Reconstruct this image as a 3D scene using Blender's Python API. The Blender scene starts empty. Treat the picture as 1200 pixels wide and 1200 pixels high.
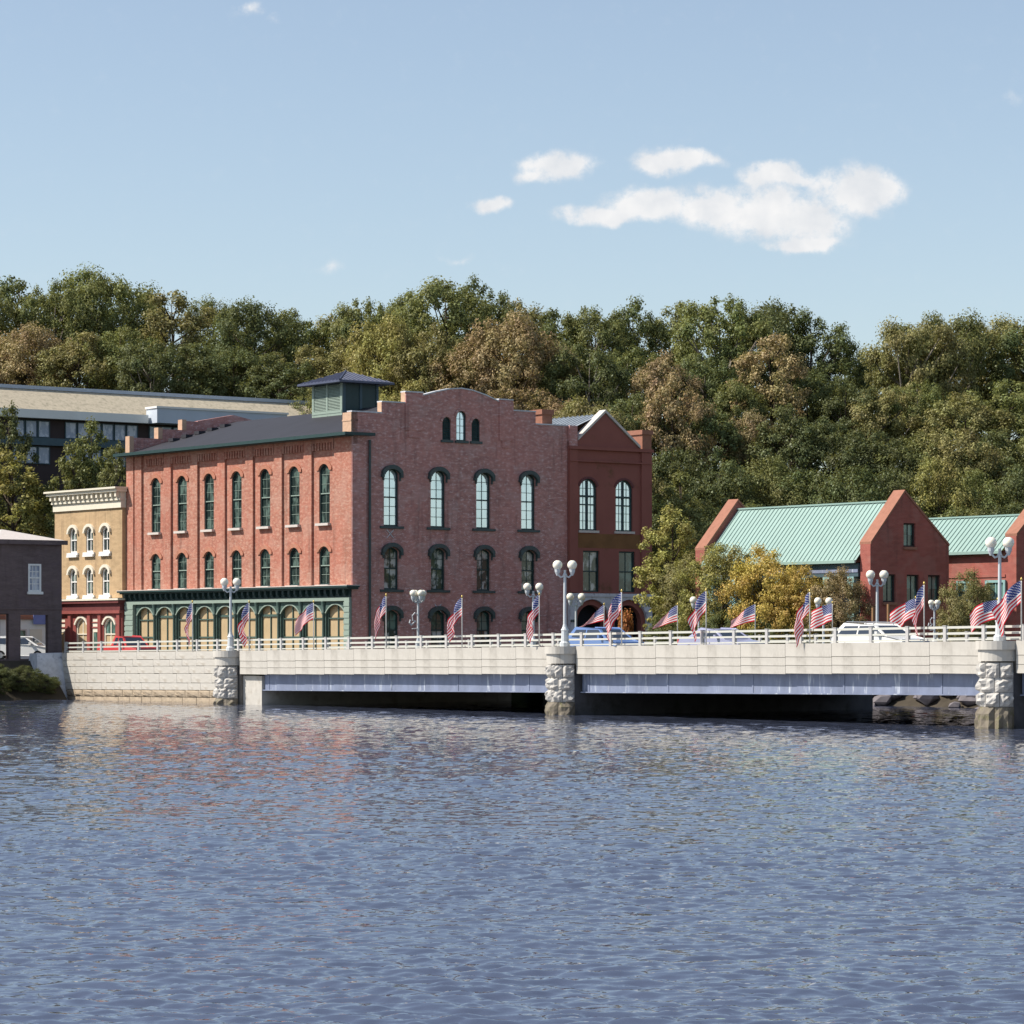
import bpy, math, random
import numpy as np
from mathutils import Vector, Matrix
from mathutils.geometry import tessellate_polygon

SC = bpy.context.scene
COL = SC.collection
R = math.radians
rnd = random.Random(7)

# ------------------------------------------------------------------ camera, sky, sun, exposure
cd = bpy.data.cameras.new('camera')
cam = bpy.data.objects.new('camera', cd); COL.objects.link(cam)
cam.location = (0, 0, 3.7); cam.rotation_euler = (R(90), 0, 0)
cd.sensor_width = 36; cd.sensor_fit = 'HORIZONTAL'; cd.lens = 108.0
cd.shift_y = 150 / 1200.0
cd.clip_start = 0.5; cd.clip_end = 6000
SC.camera = cam
SC.view_settings.view_transform = 'Standard'; SC.view_settings.look = 'None'
SC.view_settings.gamma = 1.0; SC.view_settings.use_curve_mapping = False
SC.view_settings.exposure = 0.50

SUN_EL = R(47)
sx, sy = -0.995, -0.10
to_sun = Vector((sx * math.cos(SUN_EL), sy * math.cos(SUN_EL), math.sin(SUN_EL)))
sd = bpy.data.lights.new('sun', 'SUN'); sd.energy = 4.8; sd.angle = R(0.5); sd.color = (1.0, 0.93, 0.83)
sun = bpy.data.objects.new('sun', sd); COL.objects.link(sun)
sun.rotation_euler = (-to_sun).to_track_quat('-Z', 'Y').to_euler()

wd = bpy.data.worlds.new('World'); SC.world = wd; wd.use_nodes = True
nt = wd.node_tree; nt.nodes.clear(); NL = nt.links
def wn(t, **k):
    n = nt.nodes.new(t)
    for a, b in k.items(): setattr(n, a, b)
    return n
def wmath(op, a, b=None, c=None):
    n = wn('ShaderNodeMath', operation=op)
    for i, v in enumerate((a, b, c)):
        if v is None: continue
        if isinstance(v, (int, float)): n.inputs[i].default_value = v
        else: NL.new(v, n.inputs[i])
    return n.outputs[0]
sky = wn('ShaderNodeTexSky', sky_type='NISHITA'); sky.sun_disc = False
sky.sun_elevation = SUN_EL; sky.sun_rotation = math.atan2(sx, sy) % (2 * math.pi)
sky.air_density = 1.0; sky.dust_density = 0.6; sky.ozone_density = 1.5
hs = wn('ShaderNodeHueSaturation'); hs.inputs['Saturation'].default_value = 0.80
NL.new(sky.outputs[0], hs.inputs['Color'])
# clouds: soft lobes on the sky's own directions (gnomonic map of the northern sky), broken up by noise
tc = wn('ShaderNodeTexCoord'); sp = wn('ShaderNodeSeparateXYZ'); NL.new(tc.outputs['Generated'], sp.inputs[0])
yy = wmath('MAXIMUM', sp.outputs[1], 0.05)
ca = wmath('DIVIDE', sp.outputs[0], yy); cb = wmath('DIVIDE', sp.outputs[2], yy)
cxy = wn('ShaderNodeCombineXYZ'); NL.new(ca, cxy.inputs[0]); NL.new(cb, cxy.inputs[1])
warp = wn('ShaderNodeTexNoise'); warp.inputs['Scale'].default_value = 60; warp.inputs['Detail'].default_value = 6
NL.new(cxy.outputs[0], warp.inputs['Vector'])
wv = wn('ShaderNodeVectorMath', operation='MULTIPLY_ADD'); NL.new(warp.outputs['Color'], wv.inputs[0])
wv.inputs[1].default_value = (0.016, 0.010, 0)
NL.new(cxy.outputs[0], wv.inputs[2])
LOBES = [(712, 251, 62, 13, 1), (765, 240, 62, 21, 1), (835, 242, 75, 25, 1), (895, 250, 70, 33, 1), (948, 262, 55, 34, 1), (945, 287, 48, 11, 1),
         (1000, 224, 58, 33, 1), (1030, 216, 28, 22, 1), (905, 207, 42, 19, 1), (930, 212, 36, 14, .8), (776, 190, 40, 19, 1), (800, 186, 45, 14, 1), (835, 190, 30, 10, .55),
         (655, 196, 44, 19, 1), (625, 206, 32, 11, .7), (573, 240, 25, 10, .85), (290, 17, 22, 11, .42), (322, 22, 18, 8, .38), (392, 317, 26, 9, .42), (533, 304, 30, 7, .36),
         (1190, 112, 22, 14, .3)]
acc = None
for (px, py, rx, ry, k) in LOBES:
    s = wn('ShaderNodeVectorMath', operation='SUBTRACT'); NL.new(wv.outputs[0], s.inputs[0])
    s.inputs[1].default_value = ((px - 600) / 3600 + .008, (750 - py) / 3600 + .005, 0)
    m = wn('ShaderNodeVectorMath', operation='MULTIPLY'); NL.new(s.outputs[0], m.inputs[0]); m.inputs[1].default_value = (3600 / rx, 3600 / ry, 0)
    l = wn('ShaderNodeVectorMath', operation='LENGTH'); NL.new(m.outputs[0], l.inputs[0])
    v = wmath('MULTIPLY', wmath('MAXIMUM', wmath('SUBTRACT', 1.35, l.outputs['Value']), 0.0), k)
    acc = v if acc is None else wmath('SMOOTH_MAX', acc, v, 0.25)
cn = wn('ShaderNodeTexNoise'); cn.inputs['Scale'].default_value = 130; cn.inputs['Detail'].default_value = 9; cn.inputs['Roughness'].default_value = 0.68
NL.new(cxy.outputs[0], cn.inputs['Vector'])
dens = wmath('ADD', acc, wmath('MULTIPLY', wmath('SUBTRACT', cn.outputs['Fac'], 0.5), wmath('MINIMUM', wmath('MULTIPLY', acc, 2.8), 1.75)))
mr = wn('ShaderNodeMapRange', interpolation_type='SMOOTHSTEP'); NL.new(dens, mr.inputs['Value'])
mr.inputs['From Min'].default_value = 0.16; mr.inputs['From Max'].default_value = 0.88
cn2 = wn('ShaderNodeTexNoise'); cn2.inputs['Scale'].default_value = 90; cn2.inputs['Detail'].default_value = 5
NL.new(cxy.outputs[0], cn2.inputs['Vector'])
cr = wn('ShaderNodeMix', data_type='RGBA'); NL.new(cn2.outputs['Fac'], cr.inputs['Factor'])
cr.inputs['A'].default_value = (4.3, 4.7, 5.2, 1); cr.inputs['B'].default_value = (7.6, 7.4, 7.2, 1)
north = wmath('GREATER_THAN', sp.outputs[1], 0.06)
fac = wmath('MULTIPLY', mr.outputs[0], north)
mx = wn('ShaderNodeMix', data_type='RGBA'); NL.new(fac, mx.inputs['Factor'])
tint = wn('ShaderNodeMix', data_type='RGBA', blend_type='MULTIPLY'); tint.inputs['Factor'].default_value = 1.0
tint.inputs['B'].default_value = (.985, 1.0, 1.01, 1); NL.new(hs.outputs[0], tint.inputs['A'])
NL.new(tint.outputs['Result'], mx.inputs['A']); NL.new(cr.outputs['Result'], mx.inputs['B'])
bg = wn('ShaderNodeBackground'); bg.inputs['Strength'].default_value = 0.100
NL.new(mx.outputs['Result'], bg.inputs['Color'])
wo = wn('ShaderNodeOutputWorld'); NL.new(bg.outputs[0], wo.inputs[0])

# ------------------------------------------------------------------ materials
def mat_new(name, rough=0.8, spec=0.3):
    m = bpy.data.materials.new(name); m.use_nodes = True
    b = m.node_tree.nodes['Principled BSDF']
    b.inputs['Roughness'].default_value = rough
    b.inputs['Specular IOR Level'].default_value = spec
    return m, m.node_tree, b
def c4(c): return (c[0], c[1], c[2], 1)
def tnode(t, typ, **k):
    n = t.nodes.new(typ)
    for a, b in k.items(): setattr(n, a, b)
    return n
def tmix(t, fac, a, b, blend='MIX'):
    n = tnode(t, 'ShaderNodeMix', data_type='RGBA', blend_type=blend)
    for s, v in (('Factor', fac), ('A', a), ('B', b)):
        if isinstance(v, (int, float)): n.inputs[s].default_value = v
        elif isinstance(v, tuple): n.inputs[s].default_value = c4(v)
        else: t.links.new(v, n.inputs[s])
    return n.outputs['Result']
def tnoise(t, scale, detail=4, rough=.55, vec=None, stretch=None, coord='Object'):
    n = tnode(t, 'ShaderNodeTexNoise'); n.inputs['Scale'].default_value = scale
    n.inputs['Detail'].default_value = detail; n.inputs['Roughness'].default_value = rough
    if vec is None:
        c = tnode(t, 'ShaderNodeTexCoord'); vec = c.outputs[coord]
    if stretch:
        mp = tnode(t, 'ShaderNodeMapping'); mp.inputs['Scale'].default_value = stretch
        t.links.new(vec, mp.inputs['Vector']); vec = mp.outputs[0]
    t.links.new(vec, n.inputs['Vector'])
    return n.outputs['Fac']
def tramp(t, fac, lo, hi):
    n = tnode(t, 'ShaderNodeMapRange', interpolation_type='SMOOTHSTEP'); t.links.new(fac, n.inputs['Value'])
    n.inputs['From Min'].default_value = lo; n.inputs['From Max'].default_value = hi
    return n.outputs[0]
def tbump(t, b, h, strength=.3, dist=.02):
    n = tnode(t, 'ShaderNodeBump'); n.inputs['Strength'].default_value = strength; n.inputs['Distance'].default_value = dist
    t.links.new(h, n.inputs['Height']); t.links.new(n.outputs[0], b.inputs['Normal'])
def plain(name, c, rough=.7, spec=.3, var=.18, scale=3.0, metal=0.0, stretch=None, dirt=None):
    """one paint or stone: its colour, a little uneven, with optional stains"""
    m, t, b = mat_new(name, rough, spec)
    f = tnoise(t, scale, 5, .6, stretch=stretch)
    col = tmix(t, f, tuple(x * (1 - var * 1.6) for x in c), tuple(min(1, x * (1 + var * 1.3)) for x in c))
    if dirt:
        g = tramp(t, tnoise(t, dirt[1], 6, .65, stretch=dirt[3] if len(dirt) > 3 else None), dirt[2][0], dirt[2][1])
        col = tmix(t, g, col, dirt[0])
    t.links.new(col, b.inputs['Base Color']); b.inputs['Metallic'].default_value = metal
    return m
def brick_mat(name, c1, c2, mortar, stain, stain_amt=(.5, .75), bw=.22, bh=.075, big=.25, dark=None):
    """brick laid in the wall's own u (local x) and height (local z)"""
    m, t, b = mat_new(name, .9, .15)
    tc = tnode(t, 'ShaderNodeTexCoord'); s = tnode(t, 'ShaderNodeSeparateXYZ'); t.links.new(tc.outputs['Object'], s.inputs[0])
    ad = tnode(t, 'ShaderNodeMath', operation='ADD'); t.links.new(s.outputs[0], ad.inputs[0]); t.links.new(s.outputs[1], ad.inputs[1])
    cv = tnode(t, 'ShaderNodeCombineXYZ'); t.links.new(ad.outputs[0], cv.inputs[0]); t.links.new(s.outputs[2], cv.inputs[1])
    bt = tnode(t, 'ShaderNodeTexBrick'); t.links.new(cv.outputs[0], bt.inputs['Vector'])
    bt.inputs['Scale'].default_value = 1; bt.inputs['Mortar Size'].default_value = .009; bt.inputs['Brick Width'].default_value = bw; bt.inputs['Row Height'].default_value = bh
    bt.inputs['Color1'].default_value = c4(c1); bt.inputs['Color2'].default_value = c4(c2); bt.inputs['Mortar'].default_value = c4(mortar); bt.inputs['Bias'].default_value = -.1
    # coarse courses whose tone differs (repairs, soot), then pale bloom
    f1 = tnoise(t, 1.0, 6, .65, vec=cv.outputs[0], stretch=(1.1, 3.2, 1))
    col = tmix(t, tramp(t, f1, .30, .72), bt.outputs['Color'], tmix(t, .45, bt.outputs['Color'], dark or tuple(x * .45 for x in c1)))
    f2 = tnoise(t, 2.3, 7, .72, vec=cv.outputs[0], stretch=(1.3, 2.6, 1))
    col = tmix(t, tmix(t, tramp(t, f2, stain_amt[0], stain_amt[1]), (0, 0, 0), (.62, .62, .62)), col, stain)
    f3 = tnoise(t, big, 3, .5, vec=cv.outputs[0])
    col = tmix(t, tramp(t, f3, .35, .7), col, tmix(t, .35, col, tuple(min(1, x * 1.5) for x in c2)))
    f4 = tnoise(t, 1.0, 5, .65, vec=cv.outputs[0], stretch=(1.6, .13, 1))
    col = tmix(t, tramp(t, f4, .50, .74), col, tmix(t, .42, col, (.06, .045, .04)))
    f5 = tnoise(t, .55, 2, .4, vec=cv.outputs[0], stretch=(1.2, 1, 1))
    col = tmix(t, tramp(t, f5, .56, .60), col, tmix(t, .22, col, mortar))
    t.links.new(col, b.inputs['Base Color'])
    tbump(t, b, bt.outputs['Fac'], -.35, .012)
    return m

M = {}
M['brick_lit'] = brick_mat('warehouse_red_brick', (.42, .152, .098), (.30, .095, .066), (.45, .30, .24), (.58, .40, .31), (.45, .68))
M['brick_old'] = brick_mat('old_purple_brick', (.52, .225, .185), (.39, .165, .145), (.52, .38, .36), (.72, .56, .55), (.50, .64), dark=(.16, .075, .075))
M['brick_arch'] = brick_mat('pale_arch_brick', (.43, .165, .105), (.36, .13, .085), (.42, .27, .20), (.55, .36, .24), (.5, .74))
M['stucco'] = plain('brown_red_stucco', (.27, .100, .080), .85, .2, .12, .6, dirt=((.10, .062, .025), .35, (.56, .74)))
M['brick_gable'] = brick_mat('new_red_brick', (.36, .105, .080), (.31, .085, .070), (.33, .18, .15), (.36, .14, .11), (.7, .95), big=.4)
M['brick_sun_pale'] = plain('sunlit_pale_brick', (.52, .345, .24), .9, .2, .2, 4)
M['brick_yellow'] = brick_mat('ochre_brick', (.46, .325, .19), (.40, .275, .16), (.50, .37, .22), (.56, .40, .22), (.6, .85))
M['brick_dark'] = brick_mat('dark_plum_brick', (.160, .122, .112), (.130, .097, .092), (.14, .10, .12), (.14, .10, .125), (.6, .9))
M['stone_trim'] = plain('pale_limestone', (.55, .50, .46), .8, .3, .15, 5)
M['cream_trim'] = plain('cream_painted_metal', (.68, .63, .52), .55, .4, .08, 3)
M['white_trim'] = plain('white_paint', (.74, .73, .70), .5, .4, .07, 4)
M['green_dark'] = plain('dark_green_paint', (.020, .048, .048), .5, .4, .2, 3)
M['green_mid'] = plain('weathered_green_paint', (.055, .095, .082), .6, .35, .25, 4)
M['green_pale'] = plain('pale_green_paint', (.245, .31, .265), .6, .35, .12, 3)
M['hood_metal'] = plain('hood_dark_green_iron', (.045, .070, .070), .5, .45, .35, 2.5, dirt=((.10, .05, .05), 2, (.55, .8)))
M['navy_roof'] = plain('navy_slate_metal', (.065, .075, .125), .45, .5, .25, 1.2)
M['roof_dark'] = plain('dark_slate_roofing', (.024, .024, .032), .7, .4, .35, .9, stretch=(.35, 2.2, 1))
M['roof_seam'] = plain('blue_grey_seam_metal', (.30, .34, .38), .45, .5, .15, 1)
M['teal_roof'] = plain('teal_seam_metal', (.255, .37, .335), .5, .35, .08, .6)
M['teal_paint'] = plain('teal_paint', (.25, .42, .41), .55, .4, .1, 2)
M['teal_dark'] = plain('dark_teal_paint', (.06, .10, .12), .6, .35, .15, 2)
M['maroon'] = plain('maroon_paint', (.25, .068, .060), .55, .4, .15, 2)
M['maroon_dark'] = plain('dark_maroon_paint', (.13, .035, .035), .6, .35, .2, 2)
M['tan_blind'] = plain('tan_blinds', (.42, .315, .185), .7, .3, .16, 1.4, stretch=(1, 1, .6), dirt=((.40, .22, .13), .8, (.58, .8)))
M['pier_side'] = plain('shade_dark_pier_concrete', (.115, .112, .118), .9, .2, .3, 1.2, dirt=((.06, .06, .05), 1.0, (.5, .75)))  # pier core darkened in colour for the shade under the deck
M['olive_stucco'] = plain('olive_stained_stucco', (.21, .105, .045), .85, .2, .35, .9)
M['stone_arcade'] = plain('blue_grey_granite', (.56, .57, .60), .8, .3, .25, 3, dirt=((.2, .21, .25), 2.5, (.55, .75)))
M['concrete'] = plain('bridge_concrete', (.47, .445, .40), .85, .25, .16, .7, dirt=((.23, .21, .18), .9, (.46, .74), (1, 1.8, .16)))
M['granite'] = plain('dressed_granite', (.47, .445, .40), .85, .25, .18, 1.6, dirt=((.29, .25, .20), 1.2, (.50, .76)))
M['rock_face'] = plain('rock_faced_granite', (.46, .44, .41), .9, .25, .24, 4, dirt=((.24, .23, .24), 3, (.58, .78)))
M['rock_brown'] = plain('brown_stained_granite', (.36, .29, .21), .85, .25, .35, 2.2, dirt=((.14, .10, .06), 1.8, (.5, .72)))
M['rock_wet'] = plain('waterline_stone', (.19, .160, .12), .75, .4, .45, 3, dirt=((.10, .10, .03), 3, (.5, .7)))
M['joint'] = plain('dark_joint', (.20, .18, .155), .95, .1)
M['girder'] = plain('blue_grey_steel', (.185, .215, .305), .6, .35, .30, 1.3, stretch=(1, 1.1, .5), dirt=((.46, .50, .56), 1.6, (.56, .70), (1, 2.2, .28)))
M['under'] = plain('shade_dark_underside', (.032, .032, .036), .9, .2, .3, 1)  # soffit and inner girders near black, the deck's shade in the colour
M['rail'] = plain('railing_paint', (.50, .50, .45), .6, .35, .12, 2)
M['rail_post'] = plain('railing_post_paint', (.44, .43, .42), .65, .35, .15, 2)
M['lamp_metal'] = plain('lamp_grey_paint', (.50, .53, .55), .45, .45, .1, 4)
M['asphalt'] = plain('asphalt', (.055, .055, .06), .9, .3, .2, 2)
M['pavement'] = plain('pavement_concrete', (.38, .36, .33), .9, .2, .15, 2)
M['earth'] = plain('grassy_earth', (.055, .062, .025), .95, .1, .4, .6)
M['hill_earth'] = plain('wooded_slope', (.035, .038, .018), .95, .1, .4, .3)
M['bank'] = plain('river_bank_soil', (.065, .055, .042), .95, .1, .4, 1)
M['boulder'] = plain('bank_boulder', (.17, .155, .165), .9, .2, .3, 2)
M['tan_roof'] = plain('tan_gravel_roof', (.47, .41, .31), .95, .1, .22, 3.5, dirt=((.30, .27, .20), 2.2, (.48, .70)))
M['coping'] = plain('blue_grey_coping', (.33, .39, .47), .5, .5, .1, 1)
M['fascia_white'] = plain('pale_fascia', (.78, .78, .74), .7, .3, .08, .5)
M['blue_wall'] = plain('blue_grey_panels', (.50, .55, .62), .7, .3, .08, .5)
M['brown_dark'] = plain('dark_brown_cladding', (.05, .035, .035), .8, .3, .2, 1)
M['trunk'] = plain('bark', (.075, .058, .045), .95, .1, .3, 5)
M['trunk_pale'] = plain('pale_bark', (.24, .21, .18), .95, .1, .3, 5)
M['tyre'] = plain('tyre_rubber', (.02, .02, .02), .8, .2)
M['rim'] = plain('wheel_alloy', (.4, .4, .42), .35, .5, metal=.8)
M['wood_post'] = plain('brown_wood', (.25, .14, .07), .8, .2, .25, 4)
M['flag_pole'] = plain('flagpole_white_metal', (.70, .68, .63), .4, .5, .05)
M['gold'] = plain('gilt_finial', (.55, .40, .12), .35, .5, metal=.6)
M['blue_sign'] = plain('blue_sign_panel', (.16, .20, .44), .5, .4, .2, 2)
M['pink_brick'] = plain('pale_pink_brick', (.31, .145, .10), .9, .2, .2, 3)
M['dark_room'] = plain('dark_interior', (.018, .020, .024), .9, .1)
def glossy_glass(name, c, rough=.06, wav=.25, curtain=None, bands=None):
    m, t, b = mat_new(name, rough, .6)
    b.inputs['Base Color'].default_value = c4(c)
    if curtain:
        oi = tnode(t, 'ShaderNodeObjectInfo'); tc_ = tnode(t, 'ShaderNodeTexCoord'); va = tnode(t, 'ShaderNodeVectorMath', operation='MULTIPLY_ADD')
        cb_ = tnode(t, 'ShaderNodeCombineXYZ')
        for q_ in range(3): t.links.new(oi.outputs['Random'], cb_.inputs[q_])
        t.links.new(cb_.outputs[0], va.inputs[0]); va.inputs[1].default_value = (37, 19, 53); t.links.new(tc_.outputs['Object'], va.inputs[2])
        f = tramp(t, tnoise(t, bands or 1.2, 4, .6, vec=va.outputs[0], stretch=(1.4, 1, .8)), .46, .60)
        t.links.new(tmix(t, f, c, curtain), b.inputs['Base Color'])
    tbump(t, b, tnoise(t, 1.6, 2, .5), wav, .03)
    return m
M['glass_dark'] = glossy_glass('dark_window_glass', (.020, .032, .030), .05, .2, (.10, .15, .13), 1.1)
M['glass_sky'] = glossy_glass('mirrored_window_glass', (.74, .87, .93), .10, .03, (.66, .80, .86), .8)  # sky's pale blue reflection put partly into the pane colour
M['glass_sky'].node_tree.nodes['Principled BSDF'].inputs['Metallic'].default_value = .60
M['glass_curtain'] = glossy_glass('window_glass_over_curtains', (.045, .075, .06), .08, .2, (.50, .52, .50), 1.3)
M['glass_green'] = glossy_glass('greenish_window_glass', (.05, .09, .075), .08, .2, (.12, .22, .19), 1.0)
M['glass_blue'] = glossy_glass('bluish_window_glass', (.20, .25, .36), .1, .2, (.42, .46, .55), 1.5)
M['car_glass'] = glossy_glass('car_window_glass', (.03, .04, .06), .04, .05)
def car_paint(name, c):
    m, t, b = mat_new(name, .28, .5); b.inputs['Base Color'].default_value = c4(c); b.inputs['Coat Weight'].default_value = .5; b.inputs['Coat Roughness'].default_value = .08
    return m
M['car_red'] = car_paint('red_car_paint', (.52, .045, .045)); M['car_blue'] = car_paint('blue_car_paint', (.11, .19, .40))
M['car_silver'] = car_paint('lavender_grey_car_paint', (.30, .31, .44)); M['car_white'] = car_paint('white_car_paint', (.74, .73, .70))
def globe_mat():
    m, t, b = mat_new('opal_globe', .25, .5); b.inputs['Base Color'].default_value = (.82, .78, .66, 1)
    b.inputs['Subsurface Weight'].default_value = .15
    return m
M['globe'] = globe_mat()
def leaf_mat(name='leaf'):
    """leaves: the tree's own colour (object colour), each leaf a little different"""
    m = bpy.data.materials.new(name); m.use_nodes = True; t = m.node_tree; t.nodes.clear()
    oi = tnode(t, 'ShaderNodeObjectInfo'); g = tnode(t, 'ShaderNodeNewGeometry')
    n = tnoise(t, .32, 3, .6)
    hsv = tnode(t, 'ShaderNodeHueSaturation')
    t.links.new(oi.outputs['Color'], hsv.inputs['Color'])
    a = tnode(t, 'ShaderNodeMapRange'); t.links.new(g.outputs['Random Per Island'], a.inputs['Value']); a.inputs['To Min'].default_value = .55; a.inputs['To Max'].default_value = 1.5
    t.links.new(a.outputs[0], hsv.inputs['Value'])
    h = tnode(t, 'ShaderNodeMapRange'); t.links.new(n, h.inputs['Value']); h.inputs['From Min'].default_value = .3; h.inputs['From Max'].default_value = .7
    h.inputs['To Min'].default_value = .472; h.inputs['To Max'].default_value = .522
    t.links.new(h.outputs[0], hsv.inputs['Hue'])
    d = tnode(t, 'ShaderNodeBsdfDiffuse'); tr = tnode(t, 'ShaderNodeBsdfTranslucent'); gl = tnode(t, 'ShaderNodeBsdfGlossy'); gl.inputs['Roughness'].default_value = .45
    t.links.new(hsv.outputs[0], d.inputs['Color'])
    t.links.new(tmix(t, .5, hsv.outputs[0], (.24, .23, .04)), tr.inputs['Color'])
    gl.inputs['Color'].default_value = (.8, .85, .8, 1)
    m1 = tnode(t, 'ShaderNodeMixShader'); m1.inputs[0].default_value = .38; t.links.new(d.outputs[0], m1.inputs[1]); t.links.new(tr.outputs[0], m1.inputs[2])
    m2 = tnode(t, 'ShaderNodeMixShader'); m2.inputs[0].default_value = .015; t.links.new(m1.outputs[0], m2.inputs[1]); t.links.new(gl.outputs[0], m2.inputs[2])
    o = tnode(t, 'ShaderNodeOutputMaterial'); t.links.new(m2.outputs[0], o.inputs[0])
    return m
M['leaf'] = leaf_mat()
def flag_mat():
    m, t, b = mat_new('flag_cloth', .75, .2)
    uv = tnode(t, 'ShaderNodeUVMap'); s = tnode(t, 'ShaderNodeSeparateXYZ'); t.links.new(uv.outputs[0], s.inputs[0])
    def mt(op, a, b_=None):
        n = tnode(t, 'ShaderNodeMath', operation=op)
        for i, v in enumerate((a, b_)):
            if v is None: continue
            if isinstance(v, (int, float)): n.inputs[i].default_value = v
            else: t.links.new(v, n.inputs[i])
        return n.outputs[0]
    u, v = s.outputs[0], s.outputs[1]
    st = mt('MODULO', mt('FLOOR', mt('MULTIPLY', v, 13)), 2)
    col = tmix(t, st, (.62, .025, .045), (.86, .84, .82))
    can = mt('MULTIPLY', mt('LESS_THAN', u, .42), mt('GREATER_THAN', v, 6 / 13))
    # staggered rows of white stars
    uu = mt('DIVIDE', u, .42 / 5.5); vv = mt('DIVIDE', mt('SUBTRACT', v, 6 / 13), 7 / 13 / 4.5)
    def dots(o):
        a = mt('SUBTRACT', mt('FRACT', mt('ADD', uu, o)), .5); c = mt('SUBTRACT', mt('FRACT', mt('ADD', vv, o)), .5)
        return mt('LESS_THAN', mt('ADD', mt('MULTIPLY', a, a), mt('MULTIPLY', c, c)), .032)
    star = mt('MAXIMUM', dots(0), dots(.5))
    cc = tmix(t, star, (.035, .055, .22), (.76, .75, .74))
    col = tmix(t, can, col, cc)
    d = tnode(t, 'ShaderNodeBsdfTranslucent'); t.links.new(col, d.inputs['Color']); t.links.new(col, b.inputs['Base Color'])
    ms = tnode(t, 'ShaderNodeMixShader'); ms.inputs[0].default_value = .40
    t.links.new(b.outputs[0], ms.inputs[1]); t.links.new(d.outputs[0], ms.inputs[2])
    t.links.new(ms.outputs[0], t.nodes['Material Output'].inputs[0])
    return m
M['flag'] = flag_mat()
def water_mat():
    m, t, b = mat_new('river_water', .0, .5)
    b.inputs['Base Color'].default_value = (.056, .068, .108, 1); b.inputs['IOR'].default_value = 2.5
    tc = tnode(t, 'ShaderNodeTexCoord')
    mp = tnode(t, 'ShaderNodeMapping'); mp.inputs['Scale'].default_value = (.8, 1.2, 1); t.links.new(tc.outputs['Object'], mp.inputs['Vector'])
    n0 = tnode(t, 'ShaderNodeTexNoise'); n0.inputs['Scale'].default_value = 5.0; n0.inputs['Detail'].default_value = 3; n0.inputs['Roughness'].default_value = .6; t.links.new(mp.outputs[0], n0.inputs['Vector'])
    n = tnode(t, 'ShaderNodeBump'); n.inputs['Distance'].default_value = .010; n.inputs['Strength'].default_value = .7
    t.links.new(n0.outputs['Fac'], n.inputs['Height']); t.links.new(n.outputs[0], b.inputs['Normal'])
    return m
M['water'] = water_mat()

# ------------------------------------------------------------------ geometry helpers
# local town frame: x runs square to the bridge (away from its near face), y runs along it (away, leftwards); origin at the middle pier
RZ = math.atan2(.6, .8); OX, OY = 2.6, 152.0
CAMZ = 3.7
def Wd(x, y, z=0): return Vector((OX + .8 * x - .6 * y, OY + .6 * x + .8 * y, z))
def Lc(X, Y): return ((X - OX) * .8 + (Y - OY) * .6, -(X - OX) * .6 + (Y - OY) * .8)
def on_x(c, px, py):                      # where a sight line meets the plane x = c
    r = (px - 600) / 3600; Y = (c + OX * .8 + OY * .6) / (.8 * r + .6)
    return Lc(r * Y, Y)[1], CAMZ + (750 - py) * Y / 3600
def on_y(c, px, py):
    r = (px - 600) / 3600; Y = (c - OX * .6 + OY * .8) / (.8 - .6 * r)
    return Lc(r * Y, Y)[0], CAMZ + (750 - py) * Y / 3600

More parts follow.
